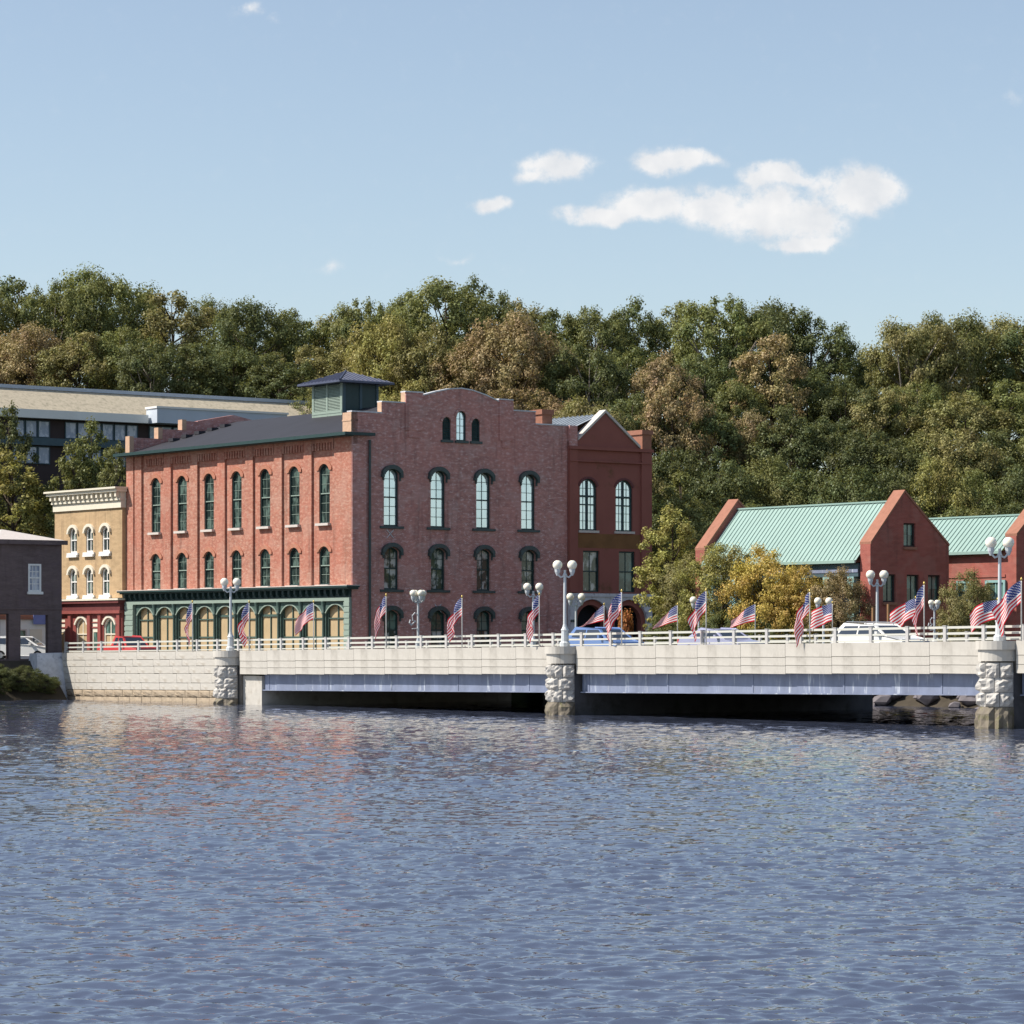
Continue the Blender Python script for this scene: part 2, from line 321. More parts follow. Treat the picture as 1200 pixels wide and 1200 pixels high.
class MB:
    def __init__(s): s.v = []; s.f = []; s.mi = []; s.cur = 0
    def add(s, pts, faces):
        o = len(s.v); s.v += [tuple(p) for p in pts]
        for f in faces: s.f.append(tuple(i + o for i in f)); s.mi.append(s.cur)
        return s
    def box(s, x0, x1, y0, y1, z0, z1):
        p = [(x0, y0, z0), (x1, y0, z0), (x1, y1, z0), (x0, y1, z0), (x0, y0, z1), (x1, y0, z1), (x1, y1, z1), (x0, y1, z1)]
        return s.add(p, [(0, 3, 2, 1), (4, 5, 6, 7), (0, 1, 5, 4), (1, 2, 6, 5), (2, 3, 7, 6), (3, 0, 4, 7)])
    def slab(s, outer, holes, y0, y1, back=True, front=True):
        """outline in (x,z) with holes, extruded from y0 (front) to y1"""
        loops = [outer] + list(holes)
        loops = [l if area(l) > 0 else l[::-1] for l in loops]
        flat = [p for l in loops for p in l]
        tri = tessellate_polygon([[Vector((p[0], p[1], 0)) for p in l] for l in loops])
        n = len(flat)
        pts = [(p[0], y0, p[1]) for p in flat] + [(p[0], y1, p[1]) for p in flat]
        fs = []
        for t in tri:
            a, b, c = (flat[i] for i in t)
            if (b[0] - a[0]) * (c[1] - a[1]) - (b[1] - a[1]) * (c[0] - a[0]) < 0: t = (t[0], t[2], t[1])
            if front: fs.append(tuple(t))
            if back: fs.append(tuple(i + n for i in t[::-1]))
        o = 0
        for k, l in enumerate(loops):
            m = len(l)
            for i in range(m):
                a, b = o + i, o + (i + 1) % m
                fs.append((b, a, a + n, b + n) if k == 0 else (a, b, b + n, a + n))
            o += m
        return s.add(pts, fs)
    def prism(s, poly, z0, z1):
        """plan outline (x,y) raised from z0 to z1"""
        if area(poly) < 0: poly = poly[::-1]
        n = len(poly); tri = tessellate_polygon([[Vector((p[0], p[1], 0)) for p in poly]])
        fs = []
        for t in tri:
            a, b, c = (poly[i] for i in t)
            if (b[0] - a[0]) * (c[1] - a[1]) - (b[1] - a[1]) * (c[0] - a[0]) < 0: t = (t[0], t[2], t[1])
            fs.append(tuple(i + n for i in t)); fs.append(tuple(t[::-1]))
        for i in range(n): fs.append((i, (i + 1) % n, (i + 1) % n + n, i + n))
        return s.add([(p[0], p[1], z0) for p in poly] + [(p[0], p[1], z1) for p in poly], fs)
    def lathe(s, prof, seg=12, cx=0, cy=0):
        pts = []; fs = []
        for r, z in prof:
            for k in range(seg):
                a = 2 * math.pi * k / seg; pts.append((cx + r * math.cos(a), cy + r * math.sin(a), z))
        for j in range(len(prof) - 1):
            for k in range(seg):
                a, b = j * seg + k, j * seg + (k + 1) % seg
                fs.append((a, b, b + seg, a + seg))
        fs.append(tuple(range(seg))[::-1]); fs.append(tuple(range((len(prof) - 1) * seg, len(prof) * seg)))
        return s.add(pts, fs)
    def tube(s, path, rad, seg=7):
        pts = []; fs = []
        P = [Vector(p) for p in path]
        for i, p in enumerate(P):
            d = (P[min(i + 1, len(P) - 1)] - P[max(i - 1, 0)]).normalized()
            a = d.cross(Vector((0.31, .87, .12)) if abs(d.y) < .9 else Vector((1, 0, 0))).normalized(); b = d.cross(a)
            r = rad[i] if isinstance(rad, (list, tuple)) else rad
            for k in range(seg):
                t = 2 * math.pi * k / seg; pts.append(p + a * (r * math.cos(t)) + b * (r * math.sin(t)))
        for j in range(len(P) - 1):
            for k in range(seg):
                q, w = j * seg + k, j * seg + (k + 1) % seg
                fs.append((q, w, w + seg, q + seg))
        fs.append(tuple(range(seg))[::-1]); fs.append(tuple(range((len(P) - 1) * seg, len(P) * seg)))
        return s.add(pts, fs)
    def mesh(s, name, mats, smooth=False):
        me = bpy.data.meshes.new(name); me.from_pydata(s.v, [], s.f)
        for m in (mats if isinstance(mats, (list, tuple)) else [mats]): me.materials.append(M[m] if isinstance(m, str) else m)
        if max(s.mi, default=0) > 0: me.polygons.foreach_set('material_index', s.mi)
        if smooth: me.polygons.foreach_set('use_smooth', [True] * len(me.polygons))
        me.update(); return me
def area(l): return sum(l[i][0] * l[(i + 1) % len(l)][1] - l[(i + 1) % len(l)][0] * l[i][1] for i in range(len(l))) / 2

def tag(o, label=None, cat=None, group=None, kind=None):
    if label: o['label'] = label
    if cat: o['category'] = cat
    if group: o['group'] = group
    if kind: o['kind'] = kind
    return o
def obj(name, data, parent=None, loc=(0, 0, 0), rz=0.0, scale=None):
    o = bpy.data.objects.new(name, data); COL.objects.link(o)
    o.location = loc; o.rotation_euler = (0, 0, rz)
    if scale: o.scale = scale
    if parent: o.parent = parent
    return o
def part(mb, name, mats, parent, loc=(0, 0, 0), rz=0.0, smooth=False):
    return obj(name, mb.mesh(name, mats, smooth), parent, loc, rz)
def thing(name, x, y, z, label, cat, group=None, rz=0.0):
    """an Empty at the thing's base, in the town frame"""
    o = obj(name, None, None, Wd(x, y, z), RZ + rz); o.empty_display_size = .5
    return tag(o, label, cat, group)
def struct(mb, name, mats, loc=(0, 0, 0), rz=0.0, smooth=False):
    return tag(part(mb, name, mats, None, loc, rz, smooth), kind='structure')
def kids(o, table):
    return table.get(o, [])
def copy_tree(o, loc=None, rz=None, parent='same', label=None, group=None):
    c = o.copy(); COL.objects.link(c)
    if parent != 'same': c.parent = parent
    if loc is not None: c.location = loc
    if rz is not None: c.rotation_euler = (0, 0, rz)
    if label: c['label'] = label
    if group: c['group'] = group
    for ch in o.children:
        copy_tree(ch, parent=c)
    return c

def arch(u0, u1, z0, z1, rise, n=10):
    """window outline: straight jambs, arched head (rise = 0 gives a flat head)"""
    if rise <= 0: return [(u0, z0), (u1, z0), (u1, z1), (u0, z1)]
    c = (u0 + u1) / 2; h = (u1 - u0) / 2
    if rise >= h * .999: rise = h
    rad = (h * h + rise * rise) / (2 * rise); cz = z1 - rad; a0 = math.asin(min(1, h / rad))
    pts = [(u0, z0), (u1, z0)]
    for i in range(n + 1):
        a = a0 - 2 * a0 * i / n
        pts.append((c + rad * math.sin(a), cz + rad * math.cos(a)))
    return pts
def arch_band(u0, u1, zs, rise, th, n=10, leg=0.0):
    """the ring of an arch of thickness th over an opening whose springing is at zs"""
    ins = arch(u0, u1, zs - leg, zs + rise, rise, n)[2:]; out = arch(u0 - th, u1 + th, zs - leg, zs + rise + th, rise + th * .6, n)[2:]
    if leg: ins = [(u1, zs - leg)] + ins + [(u0, zs - leg)]; out = [(u1 + th, zs - leg)] + out + [(u0 - th, zs - leg)]
    return out + ins[::-1]

def sash_window(w, h, rise, nx, ny, parent, loc, rz, frame='green_dark', munt='green_mid', glass='glass_dark', glass2=None,
                sill='stone_trim', fw=.09, recess=.22, sill_over=.14, mw=.028, mullion=0.0, name='window', rail=True):
    """local x along the wall (centre 0), y into the wall, z up from the sill"""
    y = recess; hw = w / 2
    f = MB(); f.slab(arch(-hw, hw, 0, h, rise), [arch(-hw + fw, hw - fw, fw, h - fw, max(0, rise - fw * .35))], y - .06, y + .06)
    mid = h * .5
    if rail: f.box(-hw + fw, hw - fw, y - .05, y + .03, mid - .045, mid + .045)
    if mullion: f.box(-mullion, mullion, y - .055, y + .02, fw, h - fw * 1.2)
    win = part(f, name, frame, parent, loc, rz)
    yg = y + .035
    lo = MB(); lo.slab([(-hw + fw * .9, fw * .9), (hw - fw * .9, fw * .9), (hw - fw * .9, mid), (-hw + fw * .9, mid)], [], yg, yg + .02)
    part(lo, 'pane', glass2 or glass, win)
    up = MB(); up.slab([p if p[1] > .01 else (p[0], mid + .004) for p in arch(-hw + fw * .9, hw - fw * .9, 0, h - fw * .9, max(0, rise - fw * .3))], [], yg, yg + .02)
    part(up, 'pane', glass, win)
    if nx * ny > 1:
        g = MB(); 
        for i in range(1, nx):
            u = -hw + fw + (w - 2 * fw) * i / nx
            if mullion and abs(u) < .01: continue
            g.box(u - mw / 2, u + mw / 2, yg - .03, yg - .004, fw, h - fw - (rise * .25 * (abs(u) > .01)))
        for j in range(1, ny):
            z = fw + (h - 2 * fw) * j / ny
            if rail and abs(z - mid) < .12: continue
            sh = 0.0
            if rise and z > h - rise: sh = (z - (h - rise)) / rise * hw * .45
            g.box(-hw + fw + sh, hw - fw - sh, yg - .034, yg - .008, z - mw / 2, z + mw / 2)
        part(g, 'glazing_bar', munt, win)
    if sill:
        s = MB(); s.box(-hw - sill_over, hw + sill_over, -.13, recess + .1, -.17, -.003)
        part(s, 'sill', sill, win)
    return win

# ------------------------------------------------------------------ river, land, hill
def wave_height(X, Y):
    g = np.random.default_rng(21); h = np.zeros_like(X); u = np.zeros_like(X)
    for lam, amp, n in ((5.0, .004, 4), (2.4, .0036, 7), (1.2, .0044, 12), (.70, .0056, 18), (.42, .0050, 24), (.27, .0038, 24), (.19, .0018, 14)):
        for _ in range(n):
            l = lam * g.uniform(.7, 1.4); th = g.normal(math.radians(-97), .58); k = 2 * math.pi / l
            ph = k * (X * math.cos(th) + Y * math.sin(th)) + g.uniform(0, 6.28)
            s_ = np.sin(ph); h += amp / math.sqrt(n) * 1.9 * (s_ + .25 * np.cos(2 * ph)) * np.clip(l / (2.4 * (.043 + np.maximum(0, Y - 27) * .0018)) - .25, 0, 1)
    for _ in range(6):                      # gusts: rougher and calmer patches
        l = g.uniform(14, 40); th = g.uniform(0, 3.14); u += np.sin(2 * math.pi / l * (X * math.cos(th) + 1.6 * Y * math.sin(th)) + g.uniform(0, 6.28)) / 6
    return h * (1.12 + .55 * u) * (1.0 - .30 * np.clip((Y - 50) / 90, 0, 1))
ys = [19.0]
while ys[-1] < 215: ys.append(ys[-1] + .043 + max(0, ys[-1] - 27) * .0018)
ys = np.array(ys); nc = 800
f_ = np.linspace(-1, 1, nc); YG_, FG = np.meshgrid(ys, f_, indexing='ij'); XG = FG * (11 + YG_ * .235)
fade = np.clip((1 - np.abs(FG)) / .04, 0, 1) * np.clip((YG_ - 19) / 2, 0, 1) * np.clip((215 - YG_) / 6, 0, 1)
ZG = wave_height(XG, YG_) * fade
nr = len(ys); vv_ = np.stack([XG, YG_, ZG], -1).reshape(-1, 3)
ii = np.arange(nr - 1)[:, None] * nc + np.arange(nc - 1)[None, :]
qd = np.stack([ii, ii + 1, ii + nc + 1, ii + nc], -1).reshape(-1, 4)
e0, e1 = 11 + 19 * .235, 11 + ys[-1] * .235; yl = ys[-1]
ext = np.array([(-900, -120, 0), (900, -120, 0), (900, 420, 0), (-900, 420, 0), (-e0, 19, 0), (e0, 19, 0), (e1, yl, 0), (-e1, yl, 0)], dtype=float)
o_ = len(vv_); q2 = np.array([(0, 1, 5, 4), (1, 2, 6, 5), (2, 3, 7, 6), (3, 0, 4, 7)]) + o_
allv = np.concatenate([vv_, ext]); allq = np.concatenate([qd, q2]).astype(np.int32)
wme = bpy.data.meshes.new('water'); wme.vertices.add(len(allv)); wme.loops.add(allq.size); wme.polygons.add(len(allq))
wme.vertices.foreach_set('co', allv.reshape(-1)); wme.loops.foreach_set('vertex_index', allq.reshape(-1))
wme.polygons.foreach_set('loop_start', np.arange(0, allq.size, 4, dtype=np.int32)); wme.polygons.foreach_set('loop_total', np.full(len(allq), 4, dtype=np.int32))
wme.polygons.foreach_set('use_smooth', np.ones(len(allq), dtype=bool)); wme.materials.append(M['water']); wme.update(calc_edges=True)
tag(obj('water', wme), kind='structure')
ZS = 2.3
g = MB()
g.prism([(-200, 52.7), (.5, 52.7), (.5, 29.2), (20.0, 29.2), (31.0, 24), (31.0, -200), (600, -200), (600, 700), (-200, 700)], -3, ZS)
struct(g, 'ground', 'earth', Wd(0, 0), RZ)
# river banks: sloping soil below the ground's edge
b = MB()
b.add([(20.5, 29, ZS), (31.2, 23.9, ZS), (31.2, -150, ZS), (26.0, -150, -1), (26.0, 21, -1), (19.5, 27, -1)], [(0, 5, 4, 1), (1, 4, 3, 2)])
b.add([(-90, 52.4, ZS + .1), (-.6, 52.4, ZS + .1), (-.6, 48.6, -1), (-90, 48.6, -1)], [(0, 3, 2, 1)])
struct(b, 'river_bank', 'bank', Wd(0, 0), RZ)
def hill_z(X, Y):
    t = min(1, max(0, (Y - 236) / 95.0)); t = t * t * (3 - 2 * t)
    side = 1.0 - .22 * min(1, max(0, (X - 10) / 60.0)) + .10 * min(1, max(0, (-X - 10) / 50.0))
    return 2.25 + 20.5 * t * side
h = MB(); nxh, nyh = 60, 26
for j in range(nyh):
    for i in range(nxh):
        X = -260 + 560 * i / (nxh - 1); Y = 232 + 330 * j / (nyh - 1)
        h.v.append((X, Y, hill_z(X, Y) + (math.sin(X * .31) * math.cos(Y * .23) * .5 if j > 1 else 0)))
for j in range(nyh - 1):
    for i in range(nxh - 1):
        a = j * nxh + i; h.f.append((a, a + 1, a + nxh + 1, a + nxh)); h.mi.append(0)
struct(h, 'hill', 'hill_earth', smooth=True)
st = MB(); st.box(1.7, 22.6, 52.0, 140, ZS - .3, ZS + .02)
struct(st, 'road', 'asphalt', Wd(0, 0), RZ)
sw = MB(); sw.box(19.4, 22.75, 52.5, 100, ZS - .3, ZS + .14); sw.box(22.75, 60, 49.3, 53.2, ZS - .3, ZS + .14)
struct(sw, 'pavement', 'pavement', Wd(0, 0), RZ)

# ------------------------------------------------------------------ bridge
def zt(y): return 3.38 - .0095 * y              # top of the parapet wall
BW = 20.0
br = thing('bridge', 0, 0, 0, 'long low bridge with pale concrete parapet, blue grey girders and round nosed granite piers', 'bridge')
def sheared(mb, y0=0):                          # follow the deck's slight fall
    mb.v = [(v[0], v[1], v[2] + zt(v[1]) - zt(0)) for v in mb.v]; return mb
deck = MB()
deck.box(.45, BW - .45, -75, 52, zt(0) - 1.0, zt(0) - .6)
part(sheared(deck), 'deck', 'asphalt', br)
core = MB()
for (a, c) in ((-75, 30.2),):
    core.box(.10, .44, a, c, zt(0) - 1.34, zt(0) - .02); core.box(BW - .44, BW, a, c, zt(0) - 1.36, zt(0))
part(sheared(core), 'parapet_core', 'joint', br)
PIERS = [31.4, 0.0, -29.6, -60]
unit = MB(); bv = .012
unit.box(-.5, .5, -.5, .5, -.5, .5)
UM = {}
def rock_block(r_):
    m = MB(); n = 4; pts = []
    for j in range(n + 1):
        for i in range(n + 1):
            e = i in (0, n) or j in (0, n)
            pts.append((-.5 + (.22 if e else r_.uniform(-.02, .12)), -.5 + i / n, -.5 + j / n))
    m.add(pts, [(j * (n + 1) + i, (j + 1) * (n + 1) + i, (j + 1) * (n + 1) + i + 1, j * (n + 1) + i + 1) for j in range(n) for i in range(n)])
    ring = list(range(n + 1)) + [j * (n + 1) + n for j in range(1, n + 1)] + [n * (n + 1) + i for i in range(n - 1, -1, -1)] + [j * (n + 1) for j in range(n - 1, 0, -1)]
    o = len(m.v); L = len(ring)
    for q in ring: m.v.append((.5, m.v[q][1], m.v[q][2]))
    for k in range(L): m.f.append((ring[k], ring[(k + 1) % L], o + (k + 1) % L, o + k)); m.mi.append(0)
    return m
def unit_mesh(matname, seed=0):
    k = (matname, seed)
    if k not in UM:
        u = MB(); r_ = random.Random(seed)
        u.box(-.5, .5, -.5, .5, -.5, .5)
        if 'rock' in matname: u = rock_block(r_)
        UM[k] = u.mesh('stone_block', matname)
    return UM[k]
# fascia courses between the piers (each cast panel its own piece)
for (ya, yb) in ((30.3, 1.0), (-1.0, -28.6), (-30.6, -59)):
    for (d0, d1, step, xo) in ((0, .60, 3.0, -.012), (.622, .985, 3.0, .0), (1.005, 1.36, 3.0, .006)):
        n = max(1, round((ya - yb) / step)); L = (ya - yb) / n
        for i in range(n):
            yc = ya - L * (i + .5); top = zt(yc) - d0; bot = zt(yc) - d1
            m_ = MB(); 
            j = rnd.uniform(-.002, .002)
            o = obj('fascia_panel', unit_mesh('concrete', rnd.randrange(5)), br, (.10 + xo + j, yc, (top + bot) / 2), 0, (.30, L - .022, top - bot))
# abutment wall: courses of granite, brown rough ones at the waterline
bk = MB(); bk.box(.09, .6, 30.4, 51.5, -1.5, 3.36 - .3)
part(bk, 'abutment_core', 'joint', br)
zc = 0.0
CR = [(.00, .46, 'granite', 2.4), (.47, .86, 'granite', 1.9), (.87, 1.30, 'granite', 1.7), (1.31, 1.86, 'granite', 1.9), (1.87, 2.28, 'granite', 1.8), (2.29, 2.70, 'rock_brown', 1.25), (2.71, 3.6, 'rock_brown', 1.4)]
for k, (d0, d1, mt_, L0) in enumerate(CR):
    y = 30.75 + (k % 2) * .4 * L0 * .6
    if k % 2:
        yc = (30.75 + y) / 2; obj('stone', unit_mesh(mt_, 1), br, (.11, yc, zt(yc) - (d0 + d1) / 2), 0, (.24, y - 30.75 - .015, d1 - d0 - .008))
    while y < 51.3:
        L = min(L0 * rnd.uniform(.75, 1.3), 51.45 - y); 
        if 51.45 - (y + L) < .5: L = 51.45 - y
        yc = y + L / 2
        rough = mt_ != 'granite'
        obj('stone', unit_mesh(mt_, rnd.randrange(6)), br, (.11 - rnd.uniform(0, .012) - (rnd.uniform(.0, .04) if rough else 0), yc, zt(yc) - (d0 + d1) / 2), 0,
            (.26 + (.1 if rough else 0), L - (.03 if rough else .02), (d1 - d0) - (.03 if rough else .014)))
        y += L
# wing wall at the far end, leaning back
wg = MB()
wg.add([(-1.7, 51.6, 2.86), (.35, 51.6, 2.9), (.35, 50.5, -1.0), (-2.3, 50.5, -1.0), (-1.7, 52.6, 2.86), (.35, 52.6, 2.9), (.35, 52.6, -1), (-2.3, 52.6, -1)],
       [(0, 3, 2, 1), (0, 1, 5, 4), (4, 5, 6, 7), (0, 4, 7, 3), (1, 2, 6, 5)])
part(wg, 'wing_wall', 'stone_arcade', br)
# piers
def rough_stone(a0, a1, r0, r1, z0, z1, seed, cx=0, cy=0):
    """one rock faced block of a curved pier nose between two angles"""
    r_ = random.Random(seed); m = MB(); na, nz = 5, 5; pts = []
    for j in range(nz + 1):
        for i in range(na + 1):
            a = a0 + (a1 - a0) * i / na; z = z0 + (z1 - z0) * j / nz
            edge = i in (0, na) or j in (0, nz)
            r = r1 - .05 if edge else r1 + r_.uniform(-.02, .15)
            pts.append((cx + r * math.cos(a), cy + r * math.sin(a), z))
    fs = [(j * (na + 1) + i, j * (na + 1) + i + 1, (j + 1) * (na + 1) + i + 1, (j + 1) * (na + 1) + i) for j in range(nz) for i in range(na)]
    m.add(pts, fs)
    n = len(pts); inner = []
    ring = [i for i in range(na + 1)] + [j * (na + 1) + na for j in range(1, nz + 1)] + [nz * (na + 1) + i for i in range(na - 1, -1, -1)] + [j * (na + 1) for j in range(nz - 1, 0, -1)]
    for q in ring:
        p = pts[q]; v = Vector((p[0] - cx, p[1] - cy, 0)); v = v.normalized() * r0; m.v.append((cx + v.x, cy + v.y, p[2]))
    L = len(ring)
    for k in range(L): m.f.append((ring[(k + 1) % L], ring[k], n + k, n + (k + 1) % L)); m.mi.append(0)
    return m
for pi_, py in enumerate(PIERS):
    R0 = .86
    zb = MB(); z1 = zt(py)
    wall = [(-.0, py + R0), (.0, py - R0)] 
    plan = [(math.cos(a) * (R0 - .12), py + math.sin(a) * (R0 - .12)) for a in [math.pi / 2 + math.pi * k / 10 for k in range(11)]]
    plan += [(BW + .2, py - R0 + .12), (BW + .2, py + R0 - .12)]
    zb.prism(plan, -2, z1 - 1.0)
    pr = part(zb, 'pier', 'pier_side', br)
    cap = MB()
    def disc(rad, za, zb_):
        p = [(math.cos(a) * rad - .02, py + math.sin(a) * rad) for a in [math.pi / 2 + math.pi * k / 14 for k in range(15)]]
        cap.prism(p + [(.4, py - rad), (.4, py + rad)], za, zb_)
    disc(.98, z1 - .36, z1 + .005); disc(.88, z1 - .84, z1 - .36)
    part(cap, 'pier_cap', 'concrete', pr)
    zc = [z1 - .90, z1 - 1.55, z1 - 2.15, z1 - 2.75, -.5]
    for k in range(4):
        za, zb2 = zc[k + 1] + .012, zc[k]
        nb = 3 if k % 2 else 4
        for i in range(nb):
            a0 = math.pi / 2 + math.pi * i / nb + .015; a1 = math.pi / 2 + math.pi * (i + 1) / nb - .015
            part(rough_stone(a0, a1, .45, R0 + (.04 if k == 3 else 0), za, zb2, pi_ * 50 + k * 7 + i, 0, py), 'stone', 'rock_wet' if k == 3 else 'rock_face', pr)
st_ = MB(); st_.box(.25, 18, 28.4, 30.5, -1.5, zt(29) - 1.45)
part(st_, 'bearing_block', 'granite', br)
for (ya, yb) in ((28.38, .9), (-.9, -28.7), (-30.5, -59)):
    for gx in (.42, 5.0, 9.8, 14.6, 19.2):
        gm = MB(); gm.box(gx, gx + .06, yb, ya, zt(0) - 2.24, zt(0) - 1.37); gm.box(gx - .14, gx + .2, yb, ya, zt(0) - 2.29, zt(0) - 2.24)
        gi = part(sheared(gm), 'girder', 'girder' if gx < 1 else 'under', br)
        if gx < 1:
            q = MB(); yy_ = ya - .5
            while yy_ > yb: 
                q.box(gx - .025, gx, yy_ - .05, yy_ + .05, zt(0) - 2.24, zt(0) - 1.4); yy_ -= 6.1
            part(sheared(q), 'stiffener', 'girder', gi)
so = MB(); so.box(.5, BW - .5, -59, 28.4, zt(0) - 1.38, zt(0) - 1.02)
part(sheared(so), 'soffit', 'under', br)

# railings: one on each side; every post and rail a piece
rail_m = MB(); rail_m.box(-.035, .035, -.5, .5, -.5, .5); RAILM = rail_m.mesh('rail', 'rail')
post_m = MB(); post_m.box(-.07, .07, -.085, .085, 0, .66); post_m.box(-.085, .085, -.1, .1, .66, .69); POSTM = post_m.mesh('post', 'rail_post')
def railing(x, lab, group):
    rt = thing('railing', x, 0, 0, lab, 'railing', group)
    y = 51.2; stp = 2.28; first = True
    while y > -46:
        z = zt(y)
        obj('post', POSTM, rt, (0, y, z), 0)
        yc = y - stp / 2; zc_ = zt(yc)
        for (hz, th) in ((.60, .10), (.335, .085), (.075, .06)):
            o = obj('rail', RAILM, rt, (0, yc, zc_ + hz), 0, (1, stp - .16, th)); o.rotation_euler = (math.atan(.0095) * -1, 0, 0)
        y -= stp
    return rt
railing(.12, 'pale three rail railing along the near edge of the bridge', 'bridge railings')
railing(BW - .15, 'pale three rail railing along the far edge of the bridge behind the cars', 'bridge railings')

# ------------------------------------------------------------------ brick warehouse
XB, YB = 22.83, 52.88
LEN = 30.5                                     # along the street (y)
wh = thing('brick_warehouse', XB, YB, 0, 'large red brick warehouse with green shopfront, stepped gable and louvred roof lantern', 'building')
LF = dict(loc=(0, LEN, 0), rz=-math.pi / 2)    # street front frame: u = LEN - (y - YB)
def lu(y): return LEN - (y - YB)
WY = [56.42 + 3.8 * k for k in range(7)]
# street wall
holes = []
for y in WY:
    u = lu(y); holes.append(arch(u - .66, u + .66, 11.72, 15.80, .44)); holes.append(arch(u - .66, u + .66, 7.50, 10.14, .40))
w = MB(); w.slab([(0, 7.30), (LEN, 7.30), (LEN, 17.55), (0, 17.55)], holes, .14, .55)
part(w, 'street_wall', 'brick_lit', wh, **LF)
lo = MB(); lo.slab([(0, 1.5), (LEN, 1.5), (LEN, 7.30), (0, 7.30)], [], .75, .95)
part(lo, 'shop_back_wall', 'dark_room', wh, **LF)
PIL = [(0, 1.05), (1.25, 2.25)] + [(lu(58.32 + 3.8 * k) - .5, lu(58.32 + 3.8 * k) + .5) for k in range(6)][::-1] + [(LEN - 2.1, LEN - .002)]
pm = MB(); pm.box(-.5, .5, -.0, .14, 7.42, 17.3)
for a, c in PIL:
    q = MB(); q.box(a, c, -.02, .137, 7.43, 17.52)
    part(q, 'pilaster', 'brick_lit', wh, **LF)
# corbelled heads of the bays: a row of little brick teeth
ed = sorted([p for pr_ in PIL for p in pr_])
for k in range(7):
    u = lu(WY[k]); a, c = u - 1.40, u + 1.40
    q = MB(); q.box(a, c, -.06, .137, 17.22, 17.52)
    n = 8
    for i in range(n):
        uu = a + (c - a) * (i + .5) / n; q.box(uu - .10, uu + .10, -.03, .137, 16.72, 17.22)
    part(q, 'corbel_table', 'brick_lit', wh, **LF)
for y in WY:
    u = lu(y)
    for (zb_, hh, rs, ny) in ((11.72, 4.08, .44, 6), (7.50, 2.64, .40, 4)):
        v = Matrix.Rotation(-math.pi / 2, 3, 'Z') @ Vector((u, 0, 0))
        win = sash_window(1.32, hh, rs, 2, ny, wh, (v.x, LEN + v.y, zb_), -math.pi / 2, 'green_dark', 'green_pale', 'glass_dark', recess=.28, fw=.08, mw=.026, sill='stone_trim')
        hd = MB(); hd.slab([(.95, hh - rs)] + arch(-.95, .95, hh - rs, hh + .27, .50, 12)[2:] + [(-.95, hh - rs), (-.665, hh - rs)] + arch(-.665, .665, hh - rs, hh, rs, 10)[2:][::-1] + [(.665, hh - rs)], [], .06, .139)
        part(hd, 'arch', 'brick_arch', win)
        ml = MB(); ml.box(-.57, .57, .215, .255, hh * .5 - .035, hh * .5 + .035); part(ml, 'meeting_rail', 'green_pale', win)
# shopfront
cn_ = MB()
cn_.box(-.15, LEN + .55, -.75, .3, 7.26, 7.38); cn_.box(-.1, LEN + .4, -.55, .3, 7.14, 7.26)
part(cn_, 'shop_cornice', 'green_dark', wh, **LF)
ct = MB(); ct.box(-.17, LEN + .57, -.78, .3, 7.38, 7.43); part(ct, 'cornice_capping', 'stone_trim', wh, **LF)
fz = MB(); fz.box(0, LEN, -.12, .3, 6.62, 7.14); part(fz, 'shop_frieze', 'green_dark', wh, **LF)  # dark colour on frieze and dentils carries the cornice's shadow
dn = MB(); n = 40
for i in range(n):
    u = (i + .5) * LEN / n; dn.box(u - .12, u + .12, -.42, -.12, 6.86, 7.14); dn.box(u - .06, u + .06, -.30, -.12, 6.70, 6.86)
part(dn, 'dentil_row', 'green_dark', wh, **LF)
bm_ = MB(); bm_.box(0, LEN, -.2, .3, 6.36, 6.60); part(bm_, 'shop_beam', 'green_pale', wh, **LF)
NB = 10; u0, u1 = 1.35, LEN - .55; BWd = (u1 - u0) / NB
for a, c in ((0.1, 1.3), (LEN - .62, LEN + .02)):
    q = MB(); q.box(a, c, -.2, .4, 1.6, 6.36)
    for k in range(10): q.box(a - .02, c + .02, -.235, -.1, 2.4 + k * .4, 2.68 + k * .4)
    part(q, 'shop_pier', 'green_pale', wh, **LF)
colm = MB(); colm.lathe([(.17, 2.3), (.17, 2.9), (.12, 3.0), (.10, 5.4), (.15, 5.5), (.15, 5.6), (.11, 5.65), (.18, 6.3), (.20, 6.36)], 10)
colmesh = colm.mesh('shop_column', 'green_mid', True)
for i in range(1, NB):
    u = u0 + i * BWd
    v = Matrix.Rotation(-math.pi / 2, 3, 'Z') @ Vector((u, -.02, 0)); obj('shop_column', colmesh, wh, (v.x, LEN + v.y, 0), -math.pi / 2)
